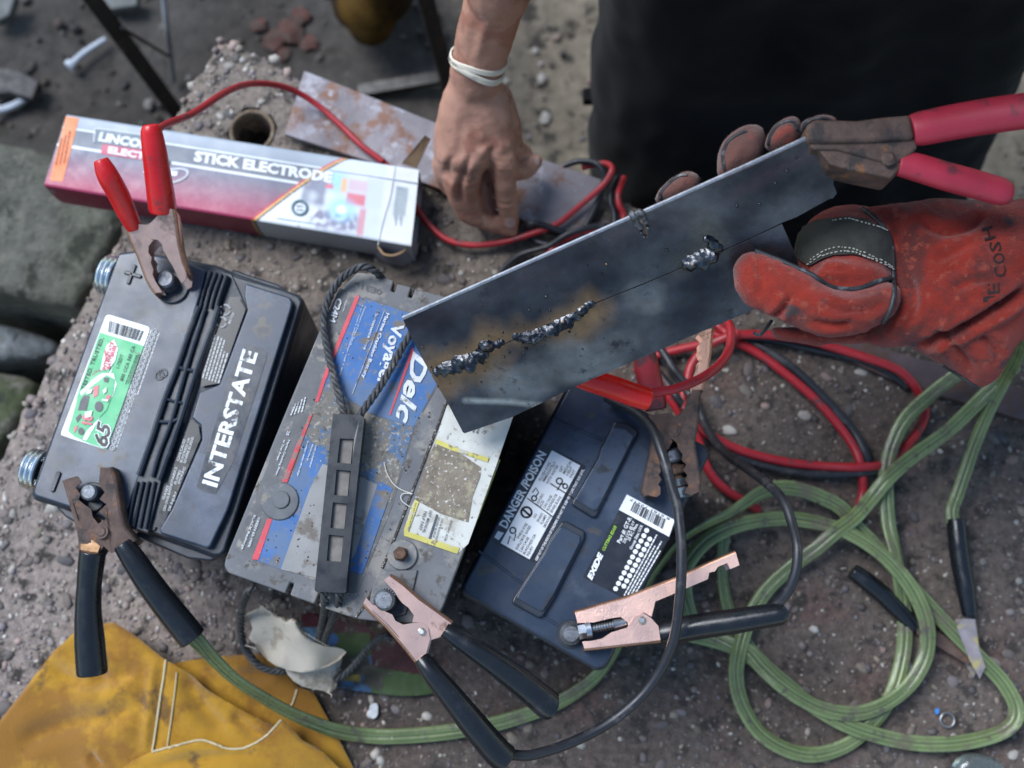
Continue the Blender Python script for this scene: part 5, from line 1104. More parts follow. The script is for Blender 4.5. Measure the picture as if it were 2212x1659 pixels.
for l_ in (lip, lip2): MB().tube(l_, .0019, 8, 1).build('cut_edge', MAT_LIP, wk)
MAT_WELD = M('fresh weld metal', (.095, .098, .105), .27, 1., var=.4, vs=120, dirt=[((.03, .032, .038), .50, 70, .9), ((.2, .13, .07), .2, 120, .5)], bump=.35, bs=420, bd=.001)
for w, r in zip(WELDS, WELD_R):
    b = MB(); q = smooth_path(w, 3.2); n = len(q)
    for i, (x, y) in enumerate(q):
        c = P(x, y, ZW_(x, y)) - n0 * .0006; s = r * (.62 + .38 * math.sin(math.pi * min(1, .15 + i / n)) + .3 * noise.noise(Vector((i * .31, r * 900, 0))))
        for _ in range(2):
            off = Vector((random.uniform(-.5, .5), random.uniform(-.5, .5), 0)) * s; ang = math.atan2(q[min(i + 1, n - 1)][1] - q[max(i - 1, 0)][1], q[min(i + 1, n - 1)][0] - q[max(i - 1, 0)][0])
            b.blob(c + off, s * random.uniform(.45, .66), s * random.uniform(.85, 1.15), s * random.uniform(.32, .46), -ang + random.uniform(-.3, .3), .22, 2)
    me = remesh(b, .0007, 6, .5); displace(me, .0004, 260, .00010, 700, r * 99); link('weld_bead', me, MAT_WELD, wk)
sp_ = MB()
for _ in range(85):
    w = random.choice(WELDS + WELDS[1:]); x, y = random.choice(w); x += random.gauss(0, 45); y += random.gauss(0, 40)
    if not (inside(np.array([[x, y]]), UP)[0] or inside(np.array([[x, y]]), LO)[0]): continue
    r = random.uniform(.0003, .0009); sp_.blob(P(x, y, ZW_(x, y)) + n0 * r * .4, r, r, r * .8, 0, .2, 1)
for x, y in ((1138, 752), (1085, 717), (1130, 740), (1100, 760), (1088, 770), (1188, 670), (1143, 669), (1165, 670), (1230, 716), (1132, 753), (1180, 640), (1310, 570), (1440, 540), (1700, 368), (1720, 340), (1640, 440), (1592, 445), (1675, 395)):
    sp_.blob(P(x, y, ZW_(x, y)) + n0 * .0004, .0011, .001, .0008, 0, .2, 2)
tag(sp_.build('weld_spatter', MAT_WELD, wk, smooth=180), 'beads of weld spatter on the plates', kind='stuff')
b = MB()
for x, y, s in ((1368, 464, .0042), (1372, 474, .0036), (1377, 484, .0032), (1383, 490, .003), (1384, 458, .0036), (1390, 468, .003), (1395, 478, .0026), (1399, 492, .002), (1386, 502, .0018), (1391, 511, .0015)): b.blob(P(x, y, ZW_(x, y)) + n0 * .0008, s, s * .8, s * .62, random.random() * 6, .15, 2)
me = remesh(b, .0008, 2); link('burnt_notch_rim', displace(me, .0004, 400), M('burnt steel rim', (.12, .125, .135), .45, .7, var=.3, vs=200, bump=.5), wk)
# rusty clamp that grips the plate's end
ZK = ZW_(1780, 380); zf = lambda x, y: ZK + .022 + (x - 1750) * .00003; k = clamp('red_clamp', P(1850, 330, .40), jg); RF = R[2, 0]
slab_part('jaw', RF([(812, 900), (1100, 905), (1510, 885), (1527, 955), (1470, 1010), (1380, 1060), (1270, 1040), (1000, 968), (838, 968)]), ZK + .0215, .022, MAT_RUSC, k, .0022, seg=3)
slab_part('jaw_spine', RF([(805, 795), (870, 772), (960, 769), (1130, 775), (1300, 752), (1484, 737), (1512, 893), (1200, 912), (1000, 915), (815, 915)]), ZK + .0262, .026, MAT_RUSC, k, .0034, seg=3)
slab_part('jaw', RF([(838, 960), (900, 958), (1100, 968), (1300, 990), (1425, 1000), (1447, 1060), (1352, 1154), (1200, 1122), (1060, 1092), (962, 1066), (895, 988)]), ZK + .019, .024, MAT_RUSC, k, .003, seg=3)
rivet(*V1(RF, 1330, 1030), ZK + .023, 16, k, MAT_RUSC, .003)
grip_tube('handle', RF([(1490, 845, ZK + .02), (1560, 830, ZK + .021), (1800, 782, ZK + .026), (2050, 742, ZK + .033), (2250, 715, ZK + .04), (2450, 690, ZK + .046)]), [34, 38, 39, 40, 40, 40], MAT_HREDD2 := M('pinkish red vinyl grip', (.42, .028, .055), .5, var=.15, vs=30, dirt=[((.12, .035, .045), .33, 40)]), k, .8)
grip_tube('handle', RF([(1400, 1065, ZK + .015), (1500, 1080, ZK + .014), (1700, 1140, ZK + .012), (1900, 1195, ZK + .01), (2060, 1240, ZK + .008), (2115, 1252, ZK + .007)]), [26, 31, 32, 32, 31, 24], MAT_HREDD2, k, .8)

# ================================================================ ELECTRODE BOX
BT = .052
BQ = [(144, 247), (905, 366), (888, 531), (95, 400)]
q3 = [P(*p, BT) for p in BQ]
ebox = thing('electrode_box', 'long open cardboard box of stick electrodes, grey red and white', 'box', P(500, 400, 0))
MAT_CARD = M('brown card', (.24, .155, .085), .85, var=.15, vs=60)
def boxcol(u, v):
    """print on the lid: u along, v from the far edge to the near one"""
    x = u * 7.6; arc = 6.15 - 1.70 * v ** .8
    def soft(a, b, p, w=.05): return max(0., min(1., (p - a) / w, (b - p) / w))
    if x > arc:
        n = noise.noise(Vector((x * 4, v * 6, 4))); m_ = noise.noise(Vector((x * 8, v * 12, 9)))
        c = lerp((.76, .79, .83), (.60, .65, .72), max(0, min(1, (x - 5.2) / .8 + .4 * n)))
        c = lerp(c, (.30, .62, .80), .8 * soft(5.62, 6.2, x, .2) * soft(.14, .52, v, .12))
        c = lerp(c, (.16, .17, .25), .85 * soft(5.18, 5.78, x, .1) * soft(.28, .72, v, .08) * max(0, min(1, .75 + n)))
        c = lerp(c, (.75, .48, .30), .6 * soft(5.15, 5.4, x, .08) * soft(.26, .46, v, .08))
        c = lerp(c, (.80, .42, .16), .85 * soft(6.0, 6.16, x, .04) * soft(.24, .48, v)); c = lerp(c, (.62, .30, .36), .55 * soft(6.15, 6.6, x, .06) * soft(.24, .44, v))
        c = lerp(c, (.64, .08, .12), .85 * soft(6.15, 6.58, x, .04) * soft(.42, .62, v)); c = lerp(c, (.7, .06, .1), .8 * soft(5.68, 5.88, x, .03) * soft(.36, .45, v, .03))
        c = lerp(c, (.55, .60, .66), .7 * soft(6.55, 6.95, x, .06) * soft(.2, .62, v))
        c = lerp(c, (.17, .15, .25), max(0, min(.85, .55 + m_ * 1.8)) * soft(5.45, 6.55, x, .15) * soft(.68, 1.0, v, .08)); c = lerp(c, (.62, .16, .2), .7 * soft(6.46, 6.62, x, .03) * soft(.6, 1., v))
        r = math.hypot(x - 6.1, (v - .68) * 1.9); c = lerp(c, (.25, .60, .85), .9 * max(0, min(1, 1.3 - r / .3))); c = lerp(c, (.92, .97, 1.), max(0, min(1, 1.5 - r / .1)))
        if x > 6.85: c = lerp(c, lerp((.74, .75, .76), (.60, .62, .65), .5 + .5 * n), min(1, (x - 6.85) / .15))
        return c
    if x > arc - .05: return (.03, .03, .035)
    if x > arc - .10: return (.80, .50, .16)
    if x > arc - .16: return (.55, .05, .07)
    if v < .17: return lerp((.37, .42, .48), (.29, .33, .39), v / .17)
    if v < .19 or .415 < v < .44: return (.74, .78, .82)
    if v < .42: return (.13, .15, .19)
    t = (v - .44) / .56; n = .06 * noise.noise(Vector((x * 12, v * 40, 3)))
    return lerp((.15, .15, .21), (.36, .035, .10), max(0, min(1, t * 1.25 + n - .1)))
def grid_face(fn, nu, nv, col):
    b = MB(); vs = []; cs = []
    for j in range(nv + 1):
        for i in range(nu + 1): vs.append(fn(i / nu, j / nv)); cs.append(col(i / nu, j / nv))
    b.v = [tuple(p) for p in vs]; b.c = cs; b.f = [(j * (nu + 1) + i, (j + 1) * (nu + 1) + i, (j + 1) * (nu + 1) + i + 1, j * (nu + 1) + i + 1) for j in range(nv) for i in range(nu)]
    return b
MAT_PRINT = M('printed card', attr=True, rough=.42, var=.04, vs=40, dirt=[((.20, .19, .19), .18, 40)], bump=.08)
def topf(u, v):
    p = q3[0].lerp(q3[1], u).lerp(q3[3].lerp(q3[2], u), v); sag = -.0025 * max(0, u - .86) / .14 * math.sin(v * math.pi); return Vector((p.x, p.y, BT + sag - .0012 * (max(0, abs(v - .5) - .47) / .03) ** 2))
top_o = grid_face(topf, 360, 96, boxcol).build('lid_panel', MAT_PRINT, ebox, smooth=60, fix=False)
wood = [Vector((p.x, p.y, .0)) for p in q3]
def sidecol(u, v): return (.50, .51, .53) if u > .578 else ((.03, .03, .03) if u > .57 else ((.7, .45, .15) if u > .564 else (.20, .012, .035)))
s_front = grid_face(lambda u, v: q3[3].lerp(q3[2], u).lerp(wood[3].lerp(wood[2], u) + Vector((0, 0, .004)), v) + Vector((0, 0, -.0012)) + Vector((.0, -.0016 * math.sin(v * 3.14), 0)), 250, 6, sidecol).build('front_panel', MAT_PRINT, ebox, smooth=60, fix=False)
m = MB(); m.add([q3[0] - Vector((0, 0, .001)), q3[3] - Vector((0, 0, .001)), wood[3] + Vector((0, 0, .004)), wood[0] + Vector((0, 0, .004))], [(0, 1, 2, 3)]); m.build('end_panel', M('orange label print', (.70, .20, .06), .5, var=.06), ebox, smooth=0)
m = MB(); m.add([q3[0] - Vector((0, 0, .001)), q3[1] - Vector((0, 0, .001)), wood[1] + Vector((0, 0, .004)), wood[0] + Vector((0, 0, .004))], [(0, 1, 2, 3)]); m.add([w + Vector((0, 0, .004)) for w in wood], [(0, 1, 2, 3)]); m.build('back_panel', M('grey card print', (.42, .46, .5), .6, var=.05), ebox, smooth=0)
# open end: torn flaps
zt = BT - .002
m = MB(); a = P(868, 352, zt); b_ = P(900, 362, zt); c = P(930, 300, BT + .03); d = P(918, 292, BT + .034)
m.prism([a, b_, c, d], .0015); m.build('end_flap', MAT_CARD, ebox, smooth=0)
m = MB(); pts_ = ZB2([(1625, 1300), (1660, 1350), (1700, 1390), (1790, 1400), (1880, 1370), (1960, 1310), (2020, 1250)]); lo_ = ZB2([(1600, 1400), (1700, 1470), (1800, 1500), (1900, 1510), (1980, 1480), (2050, 1380), (2075, 1270)])
top_r = [P(x, y, .040) for x, y in pts_]; low_r = [P(x, y, .012) for x, y in lo_]
m.ring_loft([[t_, t_ + Vector((0, 0, -.0012)), l_ + Vector((0, 0, -.0012)), l_] for t_, l_ in zip(top_r, low_r)]); m.build('torn_front_flap', M('dusk card print', (.20, .19, .23), .6, var=.15), ebox, smooth=50)
m = MB(); m.tube([p + Vector((0, 0, .0004)) for p in top_r], .0011, 6, 4); m.build('torn_edge', M('raw card edge', (.42, .27, .15), .9, var=.2), ebox)
m = MB(); m.add([q3[1] - Vector((.004, 0, .003)), q3[2] - Vector((.004, 0, .003)), wood[2] + Vector((-.004, 0, .004)), wood[1] + Vector((-.004, 0, .004))], [(0, 1, 2, 3)]); m.build('inner_end', MAT_CARD, ebox, smooth=0)
m = MB(); m.tube([P(x, y, BT + .0003) for x, y in ZB2([(1815, 430), (1760, 740), (1700, 950), (1660, 1120), (1625, 1290)])], .0004, 5, 3); m.tube([P(x, y, BT + .0002) for x, y in ZB2([(1100, 470), (1500, 525), (2065, 610)])], .0007, 5, 3); m.build('fold_crease', M('crease', (.55, .57, .6), .6, var=.1), ebox)
flat('orange_sticker', ZB([(165, 160), (305, 180), (130, 870), (0, 860), (-10, 830)]), BT + .0004, M('orange sticker', (.80, .22, .07), .5, var=.05), ebox)
printed('box_lettering', lambda b: txt(b, 'LINCOLN', *ZB([(515, 420), (1160, 535)]), 95 / 5.04, BT + .0009, .05, .1), MAT_PRW, ebox)
printed('box_lettering', lambda b: txt(b, 'ELECTRIC', *ZB([(620, 555), (1240, 665)]), 72 / 5.04, BT + .0009, .045), MAT_PRW, ebox)
printed('box_lettering', lambda b: txt(b, 'STICK ELECTRODE', *R[0, 0]([(1255, 1040), (2150, 1182)]), 66 / 3., BT + .0007, .05), MAT_PRW, ebox)
flat('logo_panel', ZB([(520, 300), (1180, 390), (1160, 545), (470, 440), (490, 330)]), BT + .00045, M('logo blue grey', (.13, .17, .21), .45, var=.05), ebox, .0002)
flat('logo_panel', ZB([(560, 460), (1250, 560), (1240, 670), (545, 570)]), BT + .0005, M('logo pink red', (.50, .06, .13), .45, var=.05), ebox, .0002)
m = MB(); m.tube([P(x, y, BT + .0005) for x, y in ZB([(470, 440), (485, 330), (530, 300), (1180, 390)])], .0007, 5, 3); m.tube([P(x, y, BT + .0005) for x, y in ZB([(1290, 745), (1420, 735), (1490, 760), (1480, 810), (1400, 860), (1300, 890)])], .0011, 5, 4); m.prism(PP(ZB([(1040, 690), (1060, 780), (1005, 775)]), BT + .0008), .0003); m.prism(PP(ZB([(1285, 750), (1385, 760), (1370, 810), (1285, 805)]), BT + .0007), .0003); m.build('logo_outline', MAT_PRW, ebox)
printed('emblem_tick', lambda b: b.add(PP(ZB([(1255, 640), (1312, 650), (1275, 720), (1262, 705)]), BT + .0009), [(0, 1, 2, 3)]), MAT_PRK, ebox)
def seal(b):
    c = (775, 880)
    for r, w in ((80, .0016),): b.tube([P(x, y, BT + .0004) for x, y in ZB2([(c[0] + r * math.cos(i * .2618), c[1] + r * .95 * math.sin(i * .2618)) for i in range(25)])], w, 5, 1)
    for k, s_ in enumerate(('SMAW', 'WELDING')): p = ZB2([(c[0] - 35, c[1] - 12 + 40 * k), (c[0] + 35, c[1] - 6 + 40 * k)]); dashes(b, p[0], p[1], 3, BT + .0005, seed=k)
    p = ZB2([(525, 1000), (935, 1060)]); dashes(b, p[0], p[1], 2.2, BT + .0005, seed=7)
    for k in range(7): p = ZB2([(1830 + 18 * k, 640 + 3 * k), (1770 + 18 * k, 1090)]); p[1] = lerp(p[0], p[1], .7 + .25 * ((k * 7) % 3) / 2); dashes(b, p[0], p[1], 1.7, BT + .0002, seed=20 + k)
printed('box_seal', seal, M('teal grey print', (.16, .25, .28), .5, var=.1), ebox)
def sd_(b):
    for k in range(3): p = ZB([(60 + 45 * k, 690 - 10 * k), (125 + 45 * k, 400 - 40 * k)]); dashes(b, p[0], p[1], 3., BT + .0009, seed=30 + k)
printed('sticker_print', sd_, M('brown print', (.32, .08, .03), .6, var=.1), ebox)
# ================================================================ THE PERSON
pe = thing('person', 'person in dark clothes with a bare arm and a red glove, reaching over the slab', 'person', P(1650, 430, GZ))
def cp(z_, pts, k):                       # zone points (x, y, height, radius in zone pixels) -> centres and radii
    out = []
    for x, y, z, r in pts:
        v = V1(z_, x, y); out.append((P(v[0], v[1], z), r / k * MPP(v[0], v[1], z)))
    return out
b = MB(); DG = ZW_(1640, 620) - .3515
H = lambda pts: cp(ZH, pts, 3.024)
# forearm, wrist and back of the hand
arm = [(600, -60, .262, 222), (560, 60, .24, 210), (515, 220, .212, 196), (470, 400, .182, 184), (445, 520, .163, 172)]
b.chain(H(arm), .82)
for x, y, r in ((300, 1000, 105), (410, 1030, 105), (520, 990, 110), (620, 950, 105)):
    b.chain(H([(440 + (x - 440) * .25, 560, .155, 140), (440 + (x - 440) * .7, 760, .135, 125), (x, y, .112, r)]), .8)
b.chain(H([(360, 640, .145, 130), (270, 850, .122, 95), (255, 1060, .095, 80)]), .9)
b.chain(H([(590, 640, .138, 110), (660, 820, .115, 95), (690, 950, .095, 80)]), .9)
# index finger, middle, ring, little finger and thumb
b.chain(H([(620, 950, .112, 92), (638, 1050, .103, 86), (645, 1180, .082, 79), (655, 1320, .056, 72), (676, 1430, .034, 64), (682, 1460, .028, 54)]))
b.chain(H([(470, 1010, .108, 92), (420, 1120, .095, 82), (400, 1260, .07, 76), (430, 1400, .042, 74)])); b.chain(H([(430, 1405, .042, 74), (540, 1450, .032, 62), (640, 1490, .024, 54), (690, 1510, .021, 44)]))
b.chain(H([(350, 1040, .102, 88), (320, 1150, .09, 80), (345, 1290, .064, 74), (390, 1390, .044, 68), (470, 1400, .036, 56)]))
b.chain(H([(240, 1060, .092, 76), (235, 1150, .076, 64), (280, 1230, .055, 56), (350, 1260, .042, 50)]))
b.chain(H([(640, 1000, .075, 80), (700, 1120, .058, 66), (770, 1120, .05, 60), (835, 1070, .047, 52), (852, 1055, .046, 46)])); b.chain(H([(660, 930, .075, 70), (740, 985, .055, 56), (775, 985, .05, 46)]))
b.chain(H([(500, 1200, .06, 70), (520, 1280, .045, 62), (540, 1340, .035, 54)]))
b.chain(H([(430, 820, .105, 150), (450, 1000, .085, 130), (490, 1150, .062, 105), (520, 1300, .04, 80)]), .8)
# rest of the body, out of the picture and under the clothes
el = Vector((.01, .60, .50)); sh = Vector((.10, .50, .80)); b.chain([H(arm)[0], (el, .045), (sh, .055)])
b.chain([(sh, .06), (Vector((.30, .52, .78)), .11), (Vector((.50, .48, .80)), .06)]); b.chain([(Vector((.30, .54, .78)), .12), (Vector((.33, .68, .50)), .12), (Vector((.33, .76, .32)), .14)])
b.chain([(Vector((.30, .46, .86)), .055), (Vector((.30, .42, .92)), .058), (Vector((.30, .36, .98)), .085), (Vector((.30, .39, 1.02)), .09)]); b.chain([(Vector((.30, .30, .93)), .06), (Vector((.30, .275, .915)), .05)]); b.chain([(Vector((.30, .27, .96)), .014), (Vector((.30, .255, .945)), .016)]); [b.chain([(Vector((.30 + s * .085, .37, .975)), .022), (Vector((.30 + s * .092, .375, .955)), .016)]) for s in (-1, 1)]
b.chain([(Vector((.50, .48, .80)), .055), (Vector((.66, .42, .56)), .045), (P(2480, 620, .385 + DG), .032), (P(2360, 640, .362 + DG), .03)])
for x in (.22, .42): b.chain([(Vector((x, .76, .32)), .08), (Vector((x, .68, -.02)), .06), (Vector((x, .72, GZ + .06)), .045)])
me = remesh(b, .0027, 6, .5); displace(me, .0008, 60, .0004, 220)
crease(me, [(ZH(p_), d_, w_) for p_, d_, w_ in (([(470, 620), (560, 800), (630, 930)], -.0011, 9), ([(440, 640), (480, 820), (500, 960)], -.0008, 9), ([(400, 640), (400, 820), (400, 980)], -.0007, 9), ([(350, 660), (320, 850), (300, 1010)], -.0006, 9), ([(555, 960), (545, 1040), (560, 1120)], .004, 9), ([(420, 1010), (380, 1120), (345, 1230), (360, 1330)], .0028, 6), ([(300, 1010), (270, 1110), (290, 1200)], .0022, 6), ([(575, 1045), (640, 1060), (715, 1050)], .0009, 3), ([(580, 1075), (640, 1085), (712, 1075)], .0008, 3), ([(595, 1325), (655, 1335), (720, 1322)], .0010, 3), ([(360, 1180), (410, 1190), (470, 1170)], .0008, 3), ([(330, 470), (450, 500), (560, 490)], .0007, 4), ([(540, 100), (500, 250), (470, 380)], -.0015, 9), ([(480, 1400), (500, 1450), (490, 1500)], .0012, 3), ([(600, 940), (640, 950), (690, 945)], -.0018, 10), ([(470, 990), (510, 1000), (540, 990)], -.0016, 9))])
MAT_SKIN = M('weathered skin', (.43, .225, .16), .5, var=.11, vs=55, dirt=[((.36, .16, .11), .38, 28), ((.25, .125, .09), .22, 50)], bump=.35, bs=420, bd=.0012)
MAT_SKIN.node_tree.nodes['Principled BSDF'].inputs['Subsurface Weight'].default_value = .12; MAT_SKIN.node_tree.nodes['Principled BSDF'].inputs['Subsurface Radius'].default_value = (.006, .002, .001)
body = link('body', me, MAT_SKIN, pe); bvb = bvh_of(me)
el_ = lambda cx_, cy_, rx, ry: [(cx_ + rx * math.cos(i / 14 * 6.283), cy_ + ry * math.sin(i / 14 * 6.283)) for i in range(14)]
decal('fingernail', ZH(el_(678, 1452, 36, 34)), bvb, M('fingernail', (.52, .36, .31), .35, var=.1), pe, .0004, 3.); decal('fingernail', ZH(el_(852, 1052, 16, 26)), bvb, M('fingernail'), pe, .0004, 3.)
# rubber wrist band, two turns
wc, wr = H([(468, 405, .182, 184)])[0]; d1 = (H([(440, 520, .163, 1)])[0][0] - H([(515, 240, .2, 1)])[0][0]).normalized()
u = d1.cross(Vector((0, 0, 1))).normalized(); w = u.cross(d1)
for tl, of, hh in ((.14, -.0022, .0030), (-.10, .0030, .0034)):
    rings = []
    for i in range(48):
        a = i / 48 * 6.283; dr = u * math.cos(a) + w * .86 * math.sin(a); cc = wc + d1 * (of + tl * wr * math.cos(a) + .0012 * math.sin(3 * a)); r_ = wr * .99 + .0004
        rings.append([cc + dr * r_ + d1 * hh * s_ for s_ in (-1, -.6, .6, 1)] + [cc + dr * (r_ + .0014) + d1 * hh * s_ for s_ in (.7, -.7)])
    MB().ring_loft(rings, closed=True).build('wrist_band', M('cream rubber', (.66, .60, .50), .6, var=.08), pe, smooth=50)
# dark trousers with dark filling added between the legs, and jacket
MAT_TRS = M('dark navy work cloth', (.0035, .0032, .0046), .95, var=.35, vs=14, bump=.4, bs=500, sheen=.04, spec=.15)
b = MB()
for pts in ([(1395, 545, GZ + .05, .055), (1392, 440, -.35, .078), (1448, 250, -.15, .096), (1511, 0, .05, .106), (1600, -420, .3, .125)], [(1960, 590, GZ + .05, .055), (1945, 450, -.35, .078), (1975, 250, -.15, .094), (2045, 0, .05, .108), (2060, -420, .3, .125)],
            [(1668, 520, -.36, .085), (1690, 420, -.28, .09), (1720, 240, -.12, .10), (1790, 0, .06, .11), (1830, -420, .3, .125)], [(1530, 480, -.36, .08), (1570, 250, -.14, .095), (1650, 0, .05, .11)], [(1810, 520, -.36, .08), (1850, 250, -.14, .095), (1900, 0, .05, .11)]):
    b.chain([(P(x, y, z), r) for x, y, z, r in pts])
me = remesh(b, .008, 10); displace(me, .012, 9, .004, 26); link('trousers', me, MAT_TRS, pe)
b = MB(); b.chain([(Vector((.22, .78, .28)), .13), (Vector((.22, .57, .74)), .12)]); b.chain([(Vector((.44, .78, .28)), .13), (Vector((.40, .55, .74)), .12)]); b.chain([(Vector((.11, .51, .80)), .075), (Vector((.30, .53, .80)), .12), (Vector((.50, .49, .80)), .075)])
b.chain([(Vector((.11, .51, .80)), .075), (Vector((.03, .575, .60)), .065)]); b.chain([(Vector((.50, .48, .80)), .075), (Vector((.66, .42, .56)), .062), (P(2520, 620, .40 + DG), .05)])
me = remesh(b, .009, 8); displace(me, .008, 12); link('jacket', me, MAT_TRS, pe)
slab_part('pocket_tab', R[1, 0]([(1565, 570), (1640, 560), (1640, 650), (1568, 650)]), -.12, .015, MAT_TRS, pe, .002)

# ---------------------------------------------------------------- red welding glove
MAT_SUE = M('red suede', (.225, .018, .009), .95, var=.35, vs=24, dirt=[((.11, .018, .014), .40, 16), ((.045, .026, .026), .27, 30), ((.26, .05, .03), .3, 130)], bump=.8, bs=620, bd=.0014, sheen=.22, spec=.1)
MAT_SUEB = M('brown red suede', (.12, .045, .034), .95, var=.3, vs=40, dirt=[((.24, .045, .03), .33, 50)], bump=.8, bs=620, bd=.0014, sheen=.3, spec=.15)
MAT_PIPE = M('black leather piping', (.022, .025, .03), .5, var=.2, vs=90, dirt=[((.10, .11, .12), .33, 120)])
b = MB()
pillow(b, smoothpoly(ZG([(150, 600), (160, 520), (200, 450), (270, 415), (350, 420), (450, 445), (560, 510), (690, 570), (780, 640), (870, 680), (1000, 690), (1150, 660), (1290, 620), (1330, 720), (1300, 850), (1200, 940), (1100, 1000), (950, 1020), (800, 1010), (600, 960), (450, 890), (380, 840), (280, 830), (200, 760), (160, 680)]), 1), lambda x, y: .372 + DG + (x - 1640) * .00002, .018, .032, 6., wr=.006, ws=30)
pillow(b, smoothpoly(ZG([(560, 480), (600, 300), (700, 180), (850, 110), (1050, 90), (1280, 150), (1400, 400), (1400, 800), (1280, 950), (1000, 990), (700, 900), (600, 700)]), 1), .338 + DG, .036, .06, 7.)
pillow(b, smoothpoly(ZG([(690, 560), (850, 470), (1000, 455), (1150, 500), (1300, 590), (1200, 680), (1000, 720), (850, 690)]), 1), .366 + DG, .018, .03, 6.)
pillow(b, smoothpoly(ZG([(390, 930), (600, 930), (850, 980), (1050, 980), (1250, 900), (1150, 1060), (900, 1078), (700, 1065), (480, 1065), (395, 1005)]), 1), .338 + DG, .018, .03, 6.)
pillow(b, smoothpoly(ZG([(1060, 100), (1250, 80), (1500, 50), (1700, 35), (1950, 70), (2300, 40), (2700, 20), (2800, 1000), (2250, 960), (2040, 1300), (1960, 1375), (1880, 1370), (1800, 1320), (1650, 1215), (1500, 1130), (1440, 1075), (1300, 1105), (1200, 1100), (1110, 1040), (1190, 930), (1240, 800), (1260, 600), (1240, 380), (1190, 240), (1110, 160)]), 1), lambda x, y: .352 + DG + (x - 2000) * .00003 - max(0, y - 700) * .0001, .040, .075, 8., wr=.010, ws=15, seed=3.)
me = remesh(b, .0032, 5); displace(me, .0026, 34, .0009, 150)
crease(me, [(ZG(p_), d_, w_) for p_, d_, w_ in (([(2230, 670), (2000, 830), (1750, 970), (1480, 1075)], .011, 9), ([(1330, 1010), (1420, 850), (1430, 700), (1380, 560)], .004, 9), ([(1450, 180), (1620, 270), (1800, 250), (1950, 150)], .005, 10), ([(1700, 700), (1850, 620), (2000, 600)], .004, 9), ([(1560, 480), (1700, 420), (1850, 330)], .003, 9), ([(430, 900), (500, 830), (560, 740)], .005, 7), ([(800, 770), (950, 830), (1120, 820), (1230, 760)], .004, 8), ([(700, 900), (850, 930), (1000, 910)], .0035, 7), ([(330, 480), (360, 600), (340, 720)], .002, 8), ([(760, 545), (850, 530), (960, 545)], .003, 5), ([(1560, 950), (1700, 1060), (1850, 1250)], .005, 9), ([(1900, 1000), (2000, 1100), (2030, 1220)], .004, 9))])
glove = link('glove', me, MAT_SUE, pe); bvg = bvh_of(me)
nap('suede_nap', me, MAT_SUE, glove, 14000, .0016)
# cuff rim (thick raw edge at the opening)
fing = [(ZW, [(880, 705), (890, 650), (960, 560), (1060, 465), (1150, 418), (1230, 415), (1300, 450), (1340, 510), (1300, 640), (1050, 760)], ZW_(1440, 440) - .002), (ZW, [(1490, 470), (1475, 340), (1480, 240), (1540, 115), (1650, 30), (1780, -25), (1890, -5), (1940, 70), (1930, 200), (1850, 380), (1600, 480)], ZW_(1600, 370) - .002),
        (RF, [(515, 965), (540, 880), (600, 800), (690, 758), (745, 770), (765, 830), (780, 930), (650, 1000)], ZW_(1680, 330) - .002), (RF, [(745, 870), (760, 800), (850, 752), (960, 755), (1010, 800), (1000, 880), (880, 900)], ZW_(1750, 300) - .004)]
for z_, pl_, zc_ in fing:
    b = MB(); pillow(b, smoothpoly(z_(pl_), 2), zc_ - .012, .016, .02, 4.); me = remesh(b, .0022, 4); displace(me, .0012, 60, .0005, 200); fo = link('glove_finger', me, MAT_SUEB, glove); nap('suede_nap', me, MAT_SUEB, glove, 900, .0014)
    bf = bvh_of(me); c = np.mean(np.array(z_(pl_)), 0)
    q = z_(pl_[:6]); q = [tuple(np.array(p) * .72 + c * .28) for p in q]; pth = path_on(bf, smooth_path(q, 5), .0004, 4.)
    if len(pth) > 3: MB().tube(pth, .0013, 6, 1).build('finger_piping', MAT_PIPE, glove)
# grey leather panel between thumb and forefinger
MAT_PAT = M('grey green leather', (.032, .033, .028), .8, var=.25, vs=40, bump=.4, bs=500)
decal('leather_panel', ZG([(640, 480), (600, 420), (640, 260), (760, 200), (950, 180), (1100, 200), (1230, 270), (1262, 330), (1275, 545), (1150, 480), (1000, 445), (860, 455), (700, 520)]), bvg, MAT_PAT, glove, .0022, 5.)
MAT_STI = M('pale stitching', (.42, .42, .36), .8, var=.1)
def stitches(pts, n, name='stitching'):
    q = smooth_path(ZG(pts), 2.); m = MB(); L = len(q)
    for i in range(n):
        a, e = q[int(i * L / n)], q[min(L - 1, int((i + .6) * L / n))]; h1, h2 = hit(bvg, *a, .0034), hit(bvg, *e, .0034)
        if h1 is not None and h2 is not None and (h1 - h2).length > 1e-5: m.tube([h1, h2], .0005, 5, 1)
    m.build(name, MAT_STI, glove)
stitches([(720, 480), (800, 425), (900, 398), (1000, 405), (1100, 450), (1260, 535)], 22); stitches([(700, 510), (800, 455), (900, 432), (1000, 435), (1100, 480), (1270, 555)], 22); stitches([(860, 215), (960, 200), (1080, 230), (1230, 280)], 14)
def piping(pts, r=.0017, off=.0006):
    p = path_on(bvg, smooth_path(ZG(pts), 4.), off, 4.)
    # keep the strip continuous over steps
    q = [p[0]]
    for a in p[1:]:
        if abs(a.z - q[-1].z) < .02: q.append(a)
    q = [sum(q[max(0, i - 2):i + 3], Vector()) / len(q[max(0, i - 2):i + 3]) for i in range(len(q))]
    MB().tube(q, r, 8, 1).build('piping', MAT_PIPE, glove, smooth=60)
